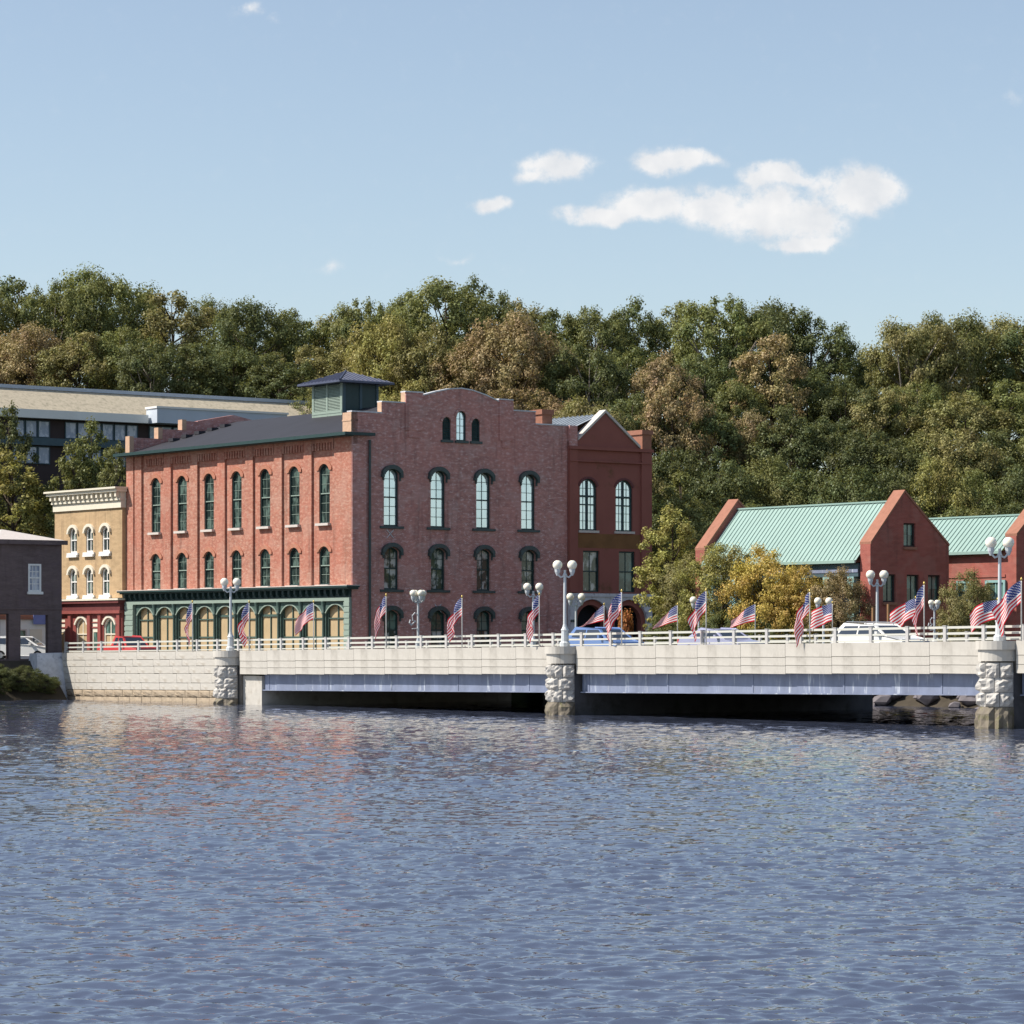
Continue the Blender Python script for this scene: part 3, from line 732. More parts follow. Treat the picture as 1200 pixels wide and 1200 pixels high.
for i in range(NB):
    a = u0 + i * BWd; v = Matrix.Rotation(-math.pi / 2, 3, 'Z') @ Vector((a + BWd / 2, 0, 0)); LB = (v.x, LEN + v.y, 0); hb = BWd / 2 - .04
    door = i in (1, 4, 6)
    f = MB(); f.slab([(-hb, 2.3), (hb, 2.3), (hb, 6.36), (-hb, 6.36)], [arch(-hb + .18, hb - .18, 2.75 if not door else 2.4, 6.12, .62, 12)], .02, .14)
    sb = part(f, 'shop_bay', 'green_mid', wh, LB, -math.pi / 2)
    t_ = MB(); t_.box(-hb + .12, hb - .12, .30, .32, 2.4, 6.2); part(t_, 'pane', 'tan_blind', sb)
    mu = MB(); mu.box(-.045, .045, .22, .29, 2.4, 6.1); zt_ = 5.35 if door else 5.15
    mu.box(-hb + .15, hb - .15, .20, .29, zt_, zt_ + (.16 if door else .08))
    if not door: mu.box(-hb + .15, hb - .15, .20, .29, 3.85, 3.95)
    mu.box(-hb + .10, -hb + .30, .16, .295, 2.4, 6.1); mu.box(hb - .30, hb - .10, .16, .295, 2.4, 6.1)
    part(mu, 'glazing_bar', 'green_mid', sb)
    tr_ = MB(); tr_.slab(arch_band(-hb + .2, hb - .2, 5.52, .60, .08, 12), [], -.03, .018); part(tr_, 'arch_trim', 'green_pale', sb)

# river front (faces the water)
FW = 41.35 - XB
fh = []; FWIN = [26.1, 30.02, 33.92, 37.85]
for x in FWIN:
    u = x - XB
    fh.append(arch(u - .62, u + .62, 11.48, 15.45, .36)); fh.append(arch(u - .60, u + .60, 7.15, 10.05, .28)); fh.append(arch(u - .60, u + .60, 3.0, 5.75, .28))
for x, zz, hw_ in ((30.75, 19.15, .36), (32.0, 19.62, .42), (33.25, 19.15, .36)):
    fh.append(arch(x - XB - hw_, x - XB + hw_, 17.55, zz, hw_, 10))
PROF = [(0, 1.5), (FW, 1.5), (FW, 18.95), (38.5 - XB, 18.95), (38.5 - XB, 19.82), (36.5 - XB, 19.82), (36.5 - XB, 20.55), (35.25 - XB, 20.55), (35.25 - XB, 20.40)]
PROF += [(34.2 - XB, 20.76), (33.0 - XB, 21.06), (32.0 - XB, 21.15), (31.0 - XB, 21.06), (29.8 - XB, 20.80), (28.75 - XB, 20.52)]
PROF += [(28.75 - XB, 20.70), (27.25 - XB, 20.70), (27.25 - XB, 19.93), (25.3 - XB, 19.93), (25.3 - XB, 19.16), (0, 19.16)]
w = MB(); w.slab(PROF, fh, 0, .5)
part(w, 'river_wall', 'brick_old', wh)
# thin stone coping on the steps of the parapet
cp = MB(); pts = PROF[2:] 
for i in range(len(pts) - 1):
    (a, za), (c, zc_) = pts[i], pts[i + 1]
    if abs(a - c) < .01: continue
    lo_, hi_ = min(a, c), max(a, c); zl = za if a < c else zc_; zh = zc_ if a < c else za
    cp.add([(lo_ - .01, -.05, zl), (hi_ + .01, -.05, zh), (hi_ + .01, .55, zh), (lo_ - .01, .55, zl), (lo_ - .01, -.05, zl + .09), (hi_ + .01, -.05, zh + .09), (hi_ + .01, .55, zh + .09), (lo_ - .01, .55, zl + .09)],
           [(0, 3, 2, 1), (4, 5, 6, 7), (0, 1, 5, 4), (1, 2, 6, 5), (2, 3, 7, 6), (3, 0, 4, 7)])
part(cp, 'parapet_coping', 'stone_arcade', wh)
# end faces of the steps and little corner pier, sunlight put into the paler brick
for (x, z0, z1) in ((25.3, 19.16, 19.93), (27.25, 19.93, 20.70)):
    q = MB(); q.box(x - XB - .012, x - XB - .002, .0, .5, z0 + .1, z1); part(q, 'step_end', 'brick_sun_pale', wh)
q = MB(); q.box(-.03, .5, .0, 1.05, 17.82, 19.14); q.box(-.06, .53, -.0, 1.08, 18.55, 18.66); part(q, 'corner_pier', 'brick_sun_pale', wh)
# brick strips on the gable, pendants and drainpipe
for (x0, x1, zb_, zt2) in ((27.25, 28.72, 17.6, 20.6), (35.27, 36.48, 17.2, 20.45)):
    q = MB(); q.box(x0 - XB, x1 - XB, -.10, -.002, zb_ + .5, zt2); q.box(x0 - XB + .25, x1 - XB - .25, -.07, -.002, zb_, zb_ + .5); part(q, 'gable_strip', 'brick_old', wh)
q = MB(); q.box(-.002, 1.15, -.09, -.002, 2.2, 17.0); part(q, 'corner_strip', 'brick_old', wh)
q = MB(); q.tube([(1.42, -.12, 2.3), (1.42, -.12, 17.3)], .09, 8); part(q, 'drainpipe', 'hood_metal', wh)
for x in FWIN:
    u = x - XB
    for (z0, hh, rs, gl, gl2, row) in ((11.48, 3.97, .36, 'glass_sky', None, 2), (7.15, 2.90, .28, 'glass_curtain', None, 1), (3.0, 2.75, .28, 'glass_green', 'glass_curtain', 0)):
        win = sash_window(1.24 if row == 2 else 1.20, hh, rs, 2, 6 if row == 2 else 4, wh, (u, 0, z0), 0, 'green_dark', 'green_dark', gl, gl2, sill='hood_metal', fw=.10, recess=.20, mw=.035, sill_over=.35)
        hd = MB(); zs = hh - rs
        out = [(.84, zs - .10)] + arch(-.84, .84, zs - .10, zs + .58, .46, 12)[2:] + [(-.84, zs - .10)]
        ins = [(-.64, zs - .10)] + arch(-.64, .64, zs - .10, zs + .30, .34, 10)[2:][::-1] + [(.64, zs - .10)]
        hd.slab(out + ins, [], -.27, -.002)
        out2 = [(.73, zs - .5)] + arch(-.73, .73, zs - .5, zs + .42, .40, 12)[2:] + [(-.73, zs - .5)]
        ins2 = [(-.645, zs - .5)] + arch(-.645, .645, zs - .5, zs + .33, .34, 10)[2:][::-1] + [(.645, zs - .5)]
        hd.slab(out2 + ins2, [], -.12, .1)
        for s_ in (-1, 1): hd.box(s_ * .78 - .10, s_ * .78 + .10, -.22, -.003, zs - .28, zs - .102)
        part(hd, 'hood', 'hood_metal', win)
for x, zz, hw_ in ((30.75, 19.15, .36), (32.0, 19.62, .42), (33.25, 19.15, .36)):
    mid = x == 32.0
    win = sash_window(hw_ * 2, zz - 17.55, hw_, 2 if mid else 1, 4 if mid else 1, wh, (x - XB, 0, 17.55), 0, 'green_dark', 'green_dark', 'glass_sky' if mid else 'hood_metal', sill='hood_metal', fw=.07, recess=.14, mw=.03, rail=False)
    hd = MB(); hd.slab(arch_band(-hw_, hw_, zz - 17.55 - hw_, hw_, .2, 10), [], -.06, -.002); part(hd, 'arch', 'brick_old', win)
    if not mid:
        lv = MB()
        for k in range(9): lv.add([(-hw_ + .06, .06, .1 + k * .15), (hw_ - .06, .06, .1 + k * .15), (hw_ - .06, .14, .2 + k * .15), (-hw_ + .06, .14, .2 + k * .15)], [(0, 1, 2, 3)])
        part(lv, 'louvre', 'green_dark', win)
for x, z in ((26.0, 10.95), (30.0, 5.9)):
    q = MB()
    for s in (-1, 1): q.add([(x - XB - .28, -.03, z - .28 * s - .03), (x - XB + .28, -.03, z + .28 * s - .03), (x - XB + .28, -.03, z + .28 * s + .04), (x - XB - .28, -.03, z - .28 * s + .04),
                         (x - XB - .28, -.002, z - .28 * s - .03), (x - XB + .28, -.002, z + .28 * s - .03), (x - XB + .28, -.002, z + .28 * s + .04), (x - XB - .28, -.002, z - .28 * s + .04)], [(0, 1, 2, 3), (0, 4, 5, 1), (3, 2, 6, 7)])
    part(q, 'tie_plate', 'stone_arcade', wh)
# far gable wall with the same steps
far = [(2.2 - .0, 17.2), (FW, 17.2), (FW, 18.9), (13.7, 19.8), (12.4, 20.5), (9.2, 21.1), (6.0, 20.5), (6.0, 20.45), (4.6, 20.45), (4.6, 19.75), (2.5, 19.75), (2.5, 19.0), (0, 19.0), (0, 17.2)]
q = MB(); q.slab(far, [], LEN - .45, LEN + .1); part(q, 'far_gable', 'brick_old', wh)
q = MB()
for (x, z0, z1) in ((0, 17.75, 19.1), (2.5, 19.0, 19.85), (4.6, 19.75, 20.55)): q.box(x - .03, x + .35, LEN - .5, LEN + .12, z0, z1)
part(q, 'step_end', 'brick_sun_pale', wh)
# roof
rf = MB(); rx = 9.2
rf.add([(-.75, .5, 17.62), (rx, .5, 20.55), (rx, LEN - .45, 20.55), (-.75, LEN - .45, 17.62), (FW, .5, 18.3), (FW, LEN - .45, 18.3)], [(0, 1, 2, 3), (1, 4, 5, 2)])
rf.add([(-.75, .5, 17.52), (rx, .5, 20.45), (rx, LEN - .45, 20.45), (-.75, LEN - .45, 17.52)], [(0, 3, 2, 1)])
part(rf, 'roof', 'roof_dark', wh)
gt = MB(); gt.box(-.85, -.05, -.45, LEN + .5, 17.56, 17.74); gt.box(-.70, -.02, -.3, LEN + .3, 17.50, 17.56); gt.box(-.85, 1.6, -.5, -.10, 17.56, 17.74)
part(gt, 'eaves_cornice', 'green_dark', wh)
gc = MB(); gc.box(-.88, -.855, -.5, LEN + .52, 17.54, 17.76); gc.box(-.88, 1.6, -.53, -.505, 17.56, 17.76); part(gc, 'gutter', 'green_dark', wh)
vm = MB(); vm.box(-.3, .3, -.35, .35, 0, .25); VM = vm.mesh('roof_vent', 'roof_dark')
for k in range(5): obj('roof_vent', VM, wh, (3.2 + k * 1.05, LEN - 1.6 - k * .15, 18.75 + k * .30), 0)
# lantern on the ridge
cu = MB(); c0, c1, y0, y1 = 7.3, 10.4, 12.0, 15.9
cu.box(c0, c1, y0, y1, 18.9, 22.45)
lan = part(cu, 'roof_lantern', 'green_dark', wh)
q = MB(); e = .85; za = 22.42
q.add([(c0 - e, y0 - e, za), (c1 + e, y0 - e, za), (c1 + e, y1 + e, za), (c0 - e, y1 + e, za), ((c0 + c1) / 2, y0 + 1.95, 23.35)], [(0, 1, 4), (1, 2, 4), (2, 3, 4), (3, 0, 4), (3, 2, 1, 0)])
q.box(c0 - e, c1 + e, y0 - e, y1 + e, za - .14, za - .004)
for i in range(1, 12):
    for (ax, ay, bx, by) in ((c0 - e, y0 - e, 1, 0), (c0 - e, y0 - e, 0, 1)):
        t = i / 12; Lh = (c1 - c0 if bx else y1 - y0) + 2 * e; Lo = (y1 - y0 if bx else c1 - c0) + 2 * e; sx_ = ax + bx * t * Lh; sy_ = ay + by * t * Lh; f_ = min(t, 1 - t) * 2
        ex = sx_ + (Lo / 2 * f_ if by else 0); ey = sy_ + (Lo / 2 * f_ if bx else 0); ez = za + (23.35 - za) * f_
        q.tube([(sx_, sy_, za + .02), (ex, ey, ez + .02)], .03, 4)
q.tube([(c0 - e, y0 - e, za + .03), ((c0 + c1) / 2, y0 + 1.95, 23.38)], .07, 5)
part(q, 'lantern_roof', 'navy_roof', lan)
q = MB()
for (ya_, yb_) in ((y0 - .04, y0 + .22), (y0 + 1.85, y0 + 2.05), (y1 - .22, y1 + .02)): q.box(c0 - .10, c0 - .003, ya_, yb_, 18.9, 22.28)
q.box(c0 - .12, c0 - .003, y0, y1, 20.15, 20.35); q.box(c0 - .09, c0 - .003, y0 + .2, y1 - .2, 19.3, 20.15); part(q, 'lantern_frame', 'green_pale', lan)
q = MB()
for k in range(17):
    z = 20.38 + k * .108
    for (ya_, yb_) in ((y0 + .23, y0 + 1.84), (y0 + 2.06, y1 - .23)):
        q.add([(c0 - .085, ya_, z), (c0 - .085, yb_, z), (c0 - .01, yb_, z + .10), (c0 - .01, ya_, z + .10), (c0 - .085, ya_, z + .02), (c0 - .085, yb_, z + .02)], [(0, 3, 2, 1), (4, 5, 1, 0)])
part(q, 'louvre', 'green_pale', lan)
q = MB(); q.box(c0, c1, y0 - .06, y0 - .003, 20.15, 20.32); q.box((c0 + c1) / 2 - .1, (c0 + c1) / 2 + .1, y0 - .06, y0 - .003, 18.9, 22.3)
q.box(c0, c0 + .2, y0 - .062, y0 - .003, 18.9, 22.3); q.box(c1 - .2, c1, y0 - .062, y0 - .003, 18.9, 22.3); part(q, 'lantern_side_frame', 'teal_dark', lan)

# ------------------------------------------------------------------ stuccoed gabled wing at the right end
X2, WW = 41.37, 7.55
wg_ = thing('stucco_wing', X2, YB - .15, 0, 'brown red stuccoed gable house with arched stone ground floor joined to the warehouse', 'building')
WU = [(43.10 - X2, 46.40 - X2)]
hl = []
for c in (43.12 - X2, 46.42 - X2):
    hl.append(arch(c - .78, c + .78, 11.55, 15.25, .55, 12)); hl.append([(c + .28 - .75, 7.15), (c + .28 + .75, 7.15), (c + .28 + .75, 10.10), (c + .28 - .75, 10.10)])
w = MB(); w.slab([(0, 7.05), (WW, 7.05), (WW, 17.5), (6.55, 17.5), (3.28, 20.0), (.75, 17.9), (0, 17.9)], hl, 0, .5)
part(w, 'gable_wall', 'stucco', wg_)
for a, c in ((0, .72), (WW - .95, WW)):
    q = MB(); q.box(a, c, -.14, -.002, 7.1, 17.30); part(q, 'corner_pilaster', 'stucco', wg_)
q = MB(); q.box(-.08, WW + .1, -.24, -.15, 17.32, 17.55); q.box(-.04, WW + .04, -.2, -.003, 16.45, 16.55); q.box(-.08, WW + .1, -.15, -.003, 17.32, 17.55); part(q, 'string_course', 'stucco', wg_)
q = MB()
for (xa, za_, xb, zb_) in ((.78, 17.98, 3.28, 20.06), (3.28, 20.06, 6.5, 17.6)):
    q.add([(xa, -.12, za_), (xb, -.12, zb_), (xb, .62, zb_), (xa, .62, za_), (xa, -.12, za_ + .2), (xb, -.12, zb_ + .2), (xb, .62, zb_ + .2), (xa, .62, za_ + .2)],
          [(0, 3, 2, 1), (4, 5, 6, 7), (0, 1, 5, 4), (1, 2, 6, 5), (2, 3, 7, 6), (3, 0, 4, 7)])
part(q, 'gable_coping', 'stone_trim', wg_)
q = MB(); q.box(-.0, .70, -.1, .7, 17.56, 19.0); part(q, 'corner_pier', 'brick_old', wg_)
q = MB(); q.box(6.72, WW + .02, -.05, 1.5, 17.56, 18.85); q.box(6.62, WW + .12, -.15, 1.6, 18.62, 18.95); part(q, 'chimney', 'pink_brick', wg_)
q = MB(); q.box(-1.9, -1.0, .65, 2.0, 18.6, 19.95); q.box(-2.0, -.9, .55, 2.1, 19.75, 20.1); part(q, 'chimney', 'pink_brick', wg_)
q = MB(); q.add([(-.9, .5, 18.2), (3.28, .5, 19.95), (3.28, 16, 19.95), (-.9, 16, 18.2), (WW + .2, .5, 17.4), (WW + .2, 16, 17.4)], [(0, 1, 2, 3), (1, 4, 5, 2)])
for k in range(26): q.tube([(-.9, .9 + k * .55, 18.25), (3.28, .9 + k * .55, 20.0)], .035, 4)
part(q, 'roof', 'roof_seam', wg_)
q = MB(); q.box(WW - .3, WW, .5, 16, 1.5, 17.4); part(q, 'side_wall', 'stucco', wg_)
for c in (43.12 - X2, 46.42 - X2):
    win = sash_window(1.56, 3.7, .55, 4, 6, wg_, (c, 0, 11.55), 0, 'green_dark', 'green_dark', 'glass_sky', sill='stone_trim', fw=.10, recess=.16, mw=.03, mullion=.07)
    tb = MB(); tb.box(-.68, .68, .06, .2, 2.38, 2.52); part(tb, 'transom', 'green_dark', win)
    hd = MB(); hd.slab(arch_band(-.78, .78, 3.7 - .55, .55, .16, 12), [], -.05, -.002); part(hd, 'arch', 'maroon_dark', win)
    win = sash_window(1.5, 2.95, 0, 2, 2, wg_, (c + .28, 0, 7.15), 0, 'green_dark', 'green_dark', 'glass_curtain' if c < 3 else 'glass_green', sill=None, fw=.10, recess=.2, mw=.06)
part(MB().box(.8, WW - 1.0, -.02, -.004, 10.3, 11.32), 'spandrel_panel', 'olive_stucco', wg_)
# arcade
ar = MB()
A1, A2 = 43.38 - X2, 46.82 - X2
ar.slab([(0, 1.5), (WW, 1.5), (WW, 6.92), (0, 6.92)], [[(p[0], p[1]) for p in arch(c - 1.62, c + 1.62, 1.9, 6.62, 1.62, 18)] for c in (A1, A2)], -.18, .6)
ac = part(ar, 'arcade', 'stone_arcade', wg_)
q = MB(); q.box(-.05, WW + .08, -.26, -.185, 6.80, 7.04); q.box(-.05, WW + .08, -.184, .1, 6.925, 7.04); part(q, 'arcade_cornice', 'stone_arcade', ac)
for c in (A1, A2):
    q = MB(); q.slab(arch_band(c - 1.22, c + 1.22, 5.0, 1.22, .39, 16, 3.0), [], .05, .5); part(q, 'arch', 'stucco', ac)
    q = MB(); q.box(c - 1.3, c + 1.3, .8, .85, 1.6, 6.6); part(q, 'doorway', 'dark_room', ac)
q = MB(); q.box(-.02, WW + .02, -.22, -.185, 5.05, 5.2); 
for k, (a, c) in enumerate(((0, A1 - 1.62), (A1 + 1.62, A2 - 1.62), (A2 + 1.62, WW))):
    if c - a > .1: part(MB().box(a, c, -.25, -.185, 4.98, 5.15), 'impost', 'hood_metal', ac)

# ------------------------------------------------------------------ yellow brick house on the left
YX = XB - .35; YY0, YYL = 83.42, 10.6
yh = thing('yellow_house', YX, YY0, 0, 'narrow yellow brick house with cream bracketed cornice and maroon shopfront', 'building')
YF = dict(loc=(0, YYL, 0), rz=-math.pi / 2)
WYS = [91.0, 88.45, 85.92]
hl = []
for y in WYS:
    u = YYL - (y - YY0); hl.append(arch(u - .55, u + .55, 10.45, 12.42, .3)); hl.append(arch(u - .55, u + .55, 7.15, 9.25, .3))
w = MB(); w.slab([(0, 6.9), (YYL, 6.9), (YYL, 13.8), (0, 13.8)], hl, 0, .4); part(w, 'street_wall', 'brick_yellow', yh, **YF)
w = MB(); w.box(.4, 9, 0, .4, 2.0, 13.8); w.box(.41, 9, .4, YYL - .4, 13.4, 13.7); w.box(.4, 9, YYL - .4, YYL, 2.0, 13.8); part(w, 'side_wall', 'brick_dark', yh)
q = MB(); q.box(-.05, YYL + .05, -.14, .3, 13.72, 14.28); q.box(-.1, YYL + .1, -.28, .3, 14.28, 14.42)
q.box(-.3, YYL + .22, -.62, .3, 14.92, 15.14); q.box(-.4, YYL + .3, -.78, .3, 15.14, 15.28); q.box(-.05, YYL + .05, -.16, .3, 14.42, 14.92)
part(q, 'cornice', 'cream_trim', yh, **YF)
bm2 = MB(); bm2.box(-.13, .13, -.5, -.165, 14.55, 14.9); bm2.box(-.13, .13, -.32, -.165, 14.43, 14.55); BR = bm2.mesh('bracket', 'cream_trim')
for k in range(15):
    v = Matrix.Rotation(-math.pi / 2, 3, 'Z') @ Vector((.2 + k * (YYL - .4) / 14, 0, 0)); obj('bracket', BR, yh, (v.x, YYL + v.y, 0), -math.pi / 2)
for y in WYS:
    u = YYL - (y - YY0); v = Matrix.Rotation(-math.pi / 2, 3, 'Z') @ Vector((u, 0, 0))
    for z0, hh in ((10.45, 1.97), (7.15, 2.10)):
        win = sash_window(1.1, hh, .3, 2, 2, yh, (v.x, YYL + v.y, z0), -math.pi / 2, 'white_trim', 'white_trim', 'glass_dark', sill='white_trim', fw=.12, recess=.12, mw=.09, sill_over=.32)
        hd = MB(); hd.slab(arch_band(-.58, .58, hh - .30, .30, .22, 10, .08), [], -.16, -.002)
        for s in (-1, 1): hd.box(s * .72 - .11, s * .72 + .11, -.18, -.004, hh - .50, hh - .385)
        part(hd, 'hood', 'cream_trim', win)
        sl = MB(); sl.box(-.8, .8, -.2, .1, -.35, -.18); part(sl, 'apron', 'white_trim', win)
q = MB(); q.box(-.15, YYL + .2, -.5, .3, 6.72, 6.86); part(q, 'shop_capping', 'cream_trim', yh, **YF)
q = MB(); q.box(-.1, YYL + .12, -.42, .3, 6.5, 6.715); q.box(0, YYL, -.2, .3, 5.95, 6.5); part(q, 'shop_frieze', 'maroon_dark', yh, **YF)
q = MB(); q.box(-.05, YYL + .05, -.28, .3, 5.72, 5.95); part(q, 'shop_beam', 'maroon', yh, **YF)
sh = [arch(5.55 - 2.15, 5.55 - .35, 2.9, 5.40, .55), arch(9.05 - 1.3, 9.05 + .5, 2.9, 5.40, .55), [(.65, 2.3), (1.65, 2.3), (1.65, 5.35), (.65, 5.35)], [(5.9, 2.3), (7.0, 2.3), (7.0, 5.35), (5.9, 5.35)]]
q = MB(); q.slab([(0, 1.6), (YYL, 1.6), (YYL, 5.72), (0, 5.72)], sh, 0, .3); part(q, 'shop_wall', 'maroon', yh, **YF)
for k, (u, wz, hz, rs) in enumerate(((4.30, 1.8, 2.5, .55), (8.65, 1.8, 2.5, .55))):
    v = Matrix.Rotation(-math.pi / 2, 3, 'Z') @ Vector((u, 0, 0))
    win = sash_window(wz, hz, rs, 2, 2, yh, (v.x, YYL + v.y, 2.9), -math.pi / 2, 'cream_trim', 'cream_trim', 'tan_blind' if k == 0 else 'glass_green', 'tan_blind', sill='cream_trim', fw=.14, recess=.14, mw=.12, name='shop_window')
    hd = MB(); hd.slab(arch_band(-wz / 2, wz / 2, hz - rs, rs, .16), [], -.1, -.002); part(hd, 'hood', 'cream_trim', win)
for k, u in enumerate((1.15, 6.45)):
    v = Matrix.Rotation(-math.pi / 2, 3, 'Z') @ Vector((u, 0, 0))
    dr = part(MB().slab([(-.5, 2.3), (.5, 2.3), (.5, 5.35), (-.5, 5.35)], [[(-.36, 2.45), (.36, 2.45), (.36, 4.3), (-.36, 4.3)]], .05, .15), 'shop_door', 'cream_trim', yh, (v.x, YYL + v.y, 0), -math.pi / 2)
    part(MB().box(-.4, .4, .10, .13, 2.4, 4.35), 'pane', 'tan_blind' if k == 0 else 'glass_green', dr)
    part(MB().box(-.52, .52, -.02, .045, 4.62, 4.72), 'transom', 'maroon', dr); part(MB().box(-.52, .52, -.02, .045, 5.02, 5.1), 'transom', 'maroon', dr)
for u in (.3, 2.6, 5.65, 7.3, 10.2):
    part(MB().box(u - .22, u + .22, -.16, -.003, 2.3, 5.715), 'shop_pilaster', 'maroon', yh, **YF)

# ------------------------------------------------------------------ dark plum building at the left edge (the passage under it is open)
DX, DY = 0.80, 53.0
dh = thing('plum_building', DX, DY, 0, 'dark plum brick building with open passage at the left edge of the picture', 'building')
DWID = 4.45
hl = [[(-2.38, 6.75), (-1.46, 6.75), (-1.46, 8.5), (-2.38, 8.5)], [(-2.92, 2.5), (-.98, 2.5), (-.98, 5.28), (-2.92, 5.28)], [(-4.35, 2.5), (-3.75, 2.5), (-3.75, 5.35), (-4.35, 5.35)]]
w = MB(); w.slab([(-DWID, 1.9), (0, 1.9), (0, 9.95), (-DWID, 9.95)], hl, 0, .35); part(w, 'front_wall', 'brick_dark', dh)
w = MB(); w.box(-.3, 0, .36, 7, 5.4, 9.95); w.box(-DWID, -.3, 6.7, 7, 5.4, 9.95); w.box(-DWID, -.3, .36, 6.69, 5.36, 5.6); w.box(-DWID, -DWID + .3, .36, 6.69, 5.61, 9.95); part(w, 'upper_wall', 'brick_dark', dh)
q = MB(); q.box(-.3, 0, 6.7, 7, 2.0, 5.4); q.box(-DWID, -DWID + .35, 6.6, 7, 2.0, 5.36); part(q, 'post', 'brick_dark', dh)
q = MB(); q.add([(-DWID - .3, -.3, 9.98), (.25, -.3, 9.98), (.25, 7.3, 9.98), (-DWID - .3, 7.3, 9.98), (-2.5, 3.2, 10.75), (-2.6, 3.2, 10.75)], [(0, 1, 4, 5), (1, 2, 4), (2, 3, 5, 4), (3, 0, 5), (3, 2, 1, 0)])
part(q, 'roof', 'stone_trim', dh)
q = MB(); q.box(-DWID - .3, .25, -.34, -.305, 9.72, 10.0); part(q, 'fascia_board', 'brick_dark', dh)
part(MB().box(-9.5, -DWID - .003, .1, 6, 1.9, 7.0), 'shade_wing', 'brick_dark', dh)  # unseen low wing added to shade the river bank
sash_window(.92, 1.75, 0, 3, 4, dh, (-1.92, 0, 6.75), 0, 'white_trim', 'white_trim', 'glass_blue', sill='white_trim', fw=.11, recess=.06, mw=.04, sill_over=.08)
q = MB(); q.box(-DWID, .02, -.06, -.003, 5.62, 5.74); part(q, 'string_course', 'brick_dark', dh)
# what shows through the passage
kx, ky = Lc((36 - 600) / 3600 * 226, 226)
kp = thing('white_kiosk', kx, ky, ZS, 'small white clapboard building with a blue sign seen through the passage', 'building')
q = MB(); q.box(-2.6, 2.2, 0, 3, 0, 2.9); part(q, 'wall', 'white_trim', kp)
for k in range(9): part(MB().box(-2.62, -2.601, .02, 2.98, .1 + k * .3, .37 + k * .3), 'board', 'white_trim', kp)
q = MB(); q.box(-2.8, 2.4, -.2, 3.2, 2.9, 3.15); part(q, 'roof', 'pink_brick', kp)
part(MB().box(.1, 1.9, -.26, -.21, 2.55, 3.6), 'sign', 'blue_sign', kp)
for u in (-1.6, -.7): 
    wn_ = part(MB().slab([(u - .35, 1.0), (u + .35, 1.0), (u + .35, 2.2), (u - .35, 2.2)], [[(u - .25, 1.1), (u + .25, 1.1), (u + .25, 2.1), (u - .25, 2.1)]], -.06, -.003), 'window', 'stone_trim', kp)
    part(MB().box(u - .26, u + .26, -.03, -.01, 1.08, 2.12), 'pane', 'glass_green', wn_)
part(MB().box(-.1, .9, -.05, -.003, .05, 2.2), 'door', 'cream_trim', kp)
bx, by = Lc((38 - 600) / 3600 * 236, 236)
pk = thing('pink_brick_house', bx, by, ZS, 'pale pink brick house glimpsed above the white kiosk in the passage', 'building')
part(MB().box(-3, .9, 0, 5, 0, 4.6), 'wall', 'pink_brick', pk)
part(MB().add([(-3.2, -.2, 4.6), (1.1, -.2, 4.6), (1.1, 5.2, 4.6), (-3.2, 5.2, 4.6), (-3.2, 2.5, 5.6), (1.1, 2.5, 5.6)], [(0, 1, 5, 4), (2, 3, 4, 5), (0, 4, 3), (1, 2, 5), (3, 2, 1, 0)]), 'roof', 'roof_dark', pk)

# ------------------------------------------------------------------ long modern building on the slope, upper left
ex, ey = Lc(-45.0, 270.0)
eb = thing('hillside_offices', ex, ey, 0, 'long low modern building with tan sloping roof and dark window bands on the hillside', 'building')
EL0, EL1 = -60, 46
q = MB(); q.add([(EL0, -.25, 24.05), (EL1, -.25, 24.05), (EL1, 3.4, 26.25), (EL0, 3.4, 26.25), (EL0, 12, 26.25), (EL1, 12, 26.25), (EL0, -.25, 23.9), (EL1, -.25, 23.9), (EL1, 12, 23.9)], [(0, 1, 2, 3), (3, 2, 5, 4), (6, 7, 1, 0), (1, 7, 8, 5, 2)])
part(q, 'sloping_roof', 'tan_roof', eb)
part(MB().box(EL0, EL1 + .1, 3.2, 3.6, 26.2, 26.52), 'roof_coping', 'coping', eb)
part(MB().box(EL0, 14.4, -1.0, -.26, 23.30, 24.05), 'fascia', 'fascia_white', eb)
part(MB().box(EL0, EL1, 0, 11.5, 10, 23.9), 'wall', 'brown_dark', eb)
part(MB().box(14.6, 28.5, -2.2, -.27, 23.3, 24.62), 'canopy', 'blue_wall', eb)
part(MB().box(14.5, 28.6, -2.3, -.2, 24.62, 24.8), 'canopy_capping', 'white_trim', eb)
part(MB().box(EL0, EL1, -.5, -.003, 20.95, 21.6), 'spandrel', 'teal_dark', eb)
for (a, n) in ((1.2, 3), (6.4, 6), (15.0, 3), (-8, 4)):
    for k in range(n):
        u = a + k * 1.25
        for z0, z1 in ((21.65, 23.15), (19.3, 20.85)):
            wn_ = part(MB().slab([(u, z0), (u + 1.18, z0), (u + 1.18, z1), (u, z1)], [[(u + .08, z0 + .08), (u + 1.1, z0 + .08), (u + 1.1, z1 - .08), (u + .08, z1 - .08)]], -.12, -.003), 'window', 'teal_dark', eb)
            part(MB().box(u + .07, u + 1.11, -.06, -.02, z0 + .07, z1 - .07), 'pane', 'glass_blue', wn_)

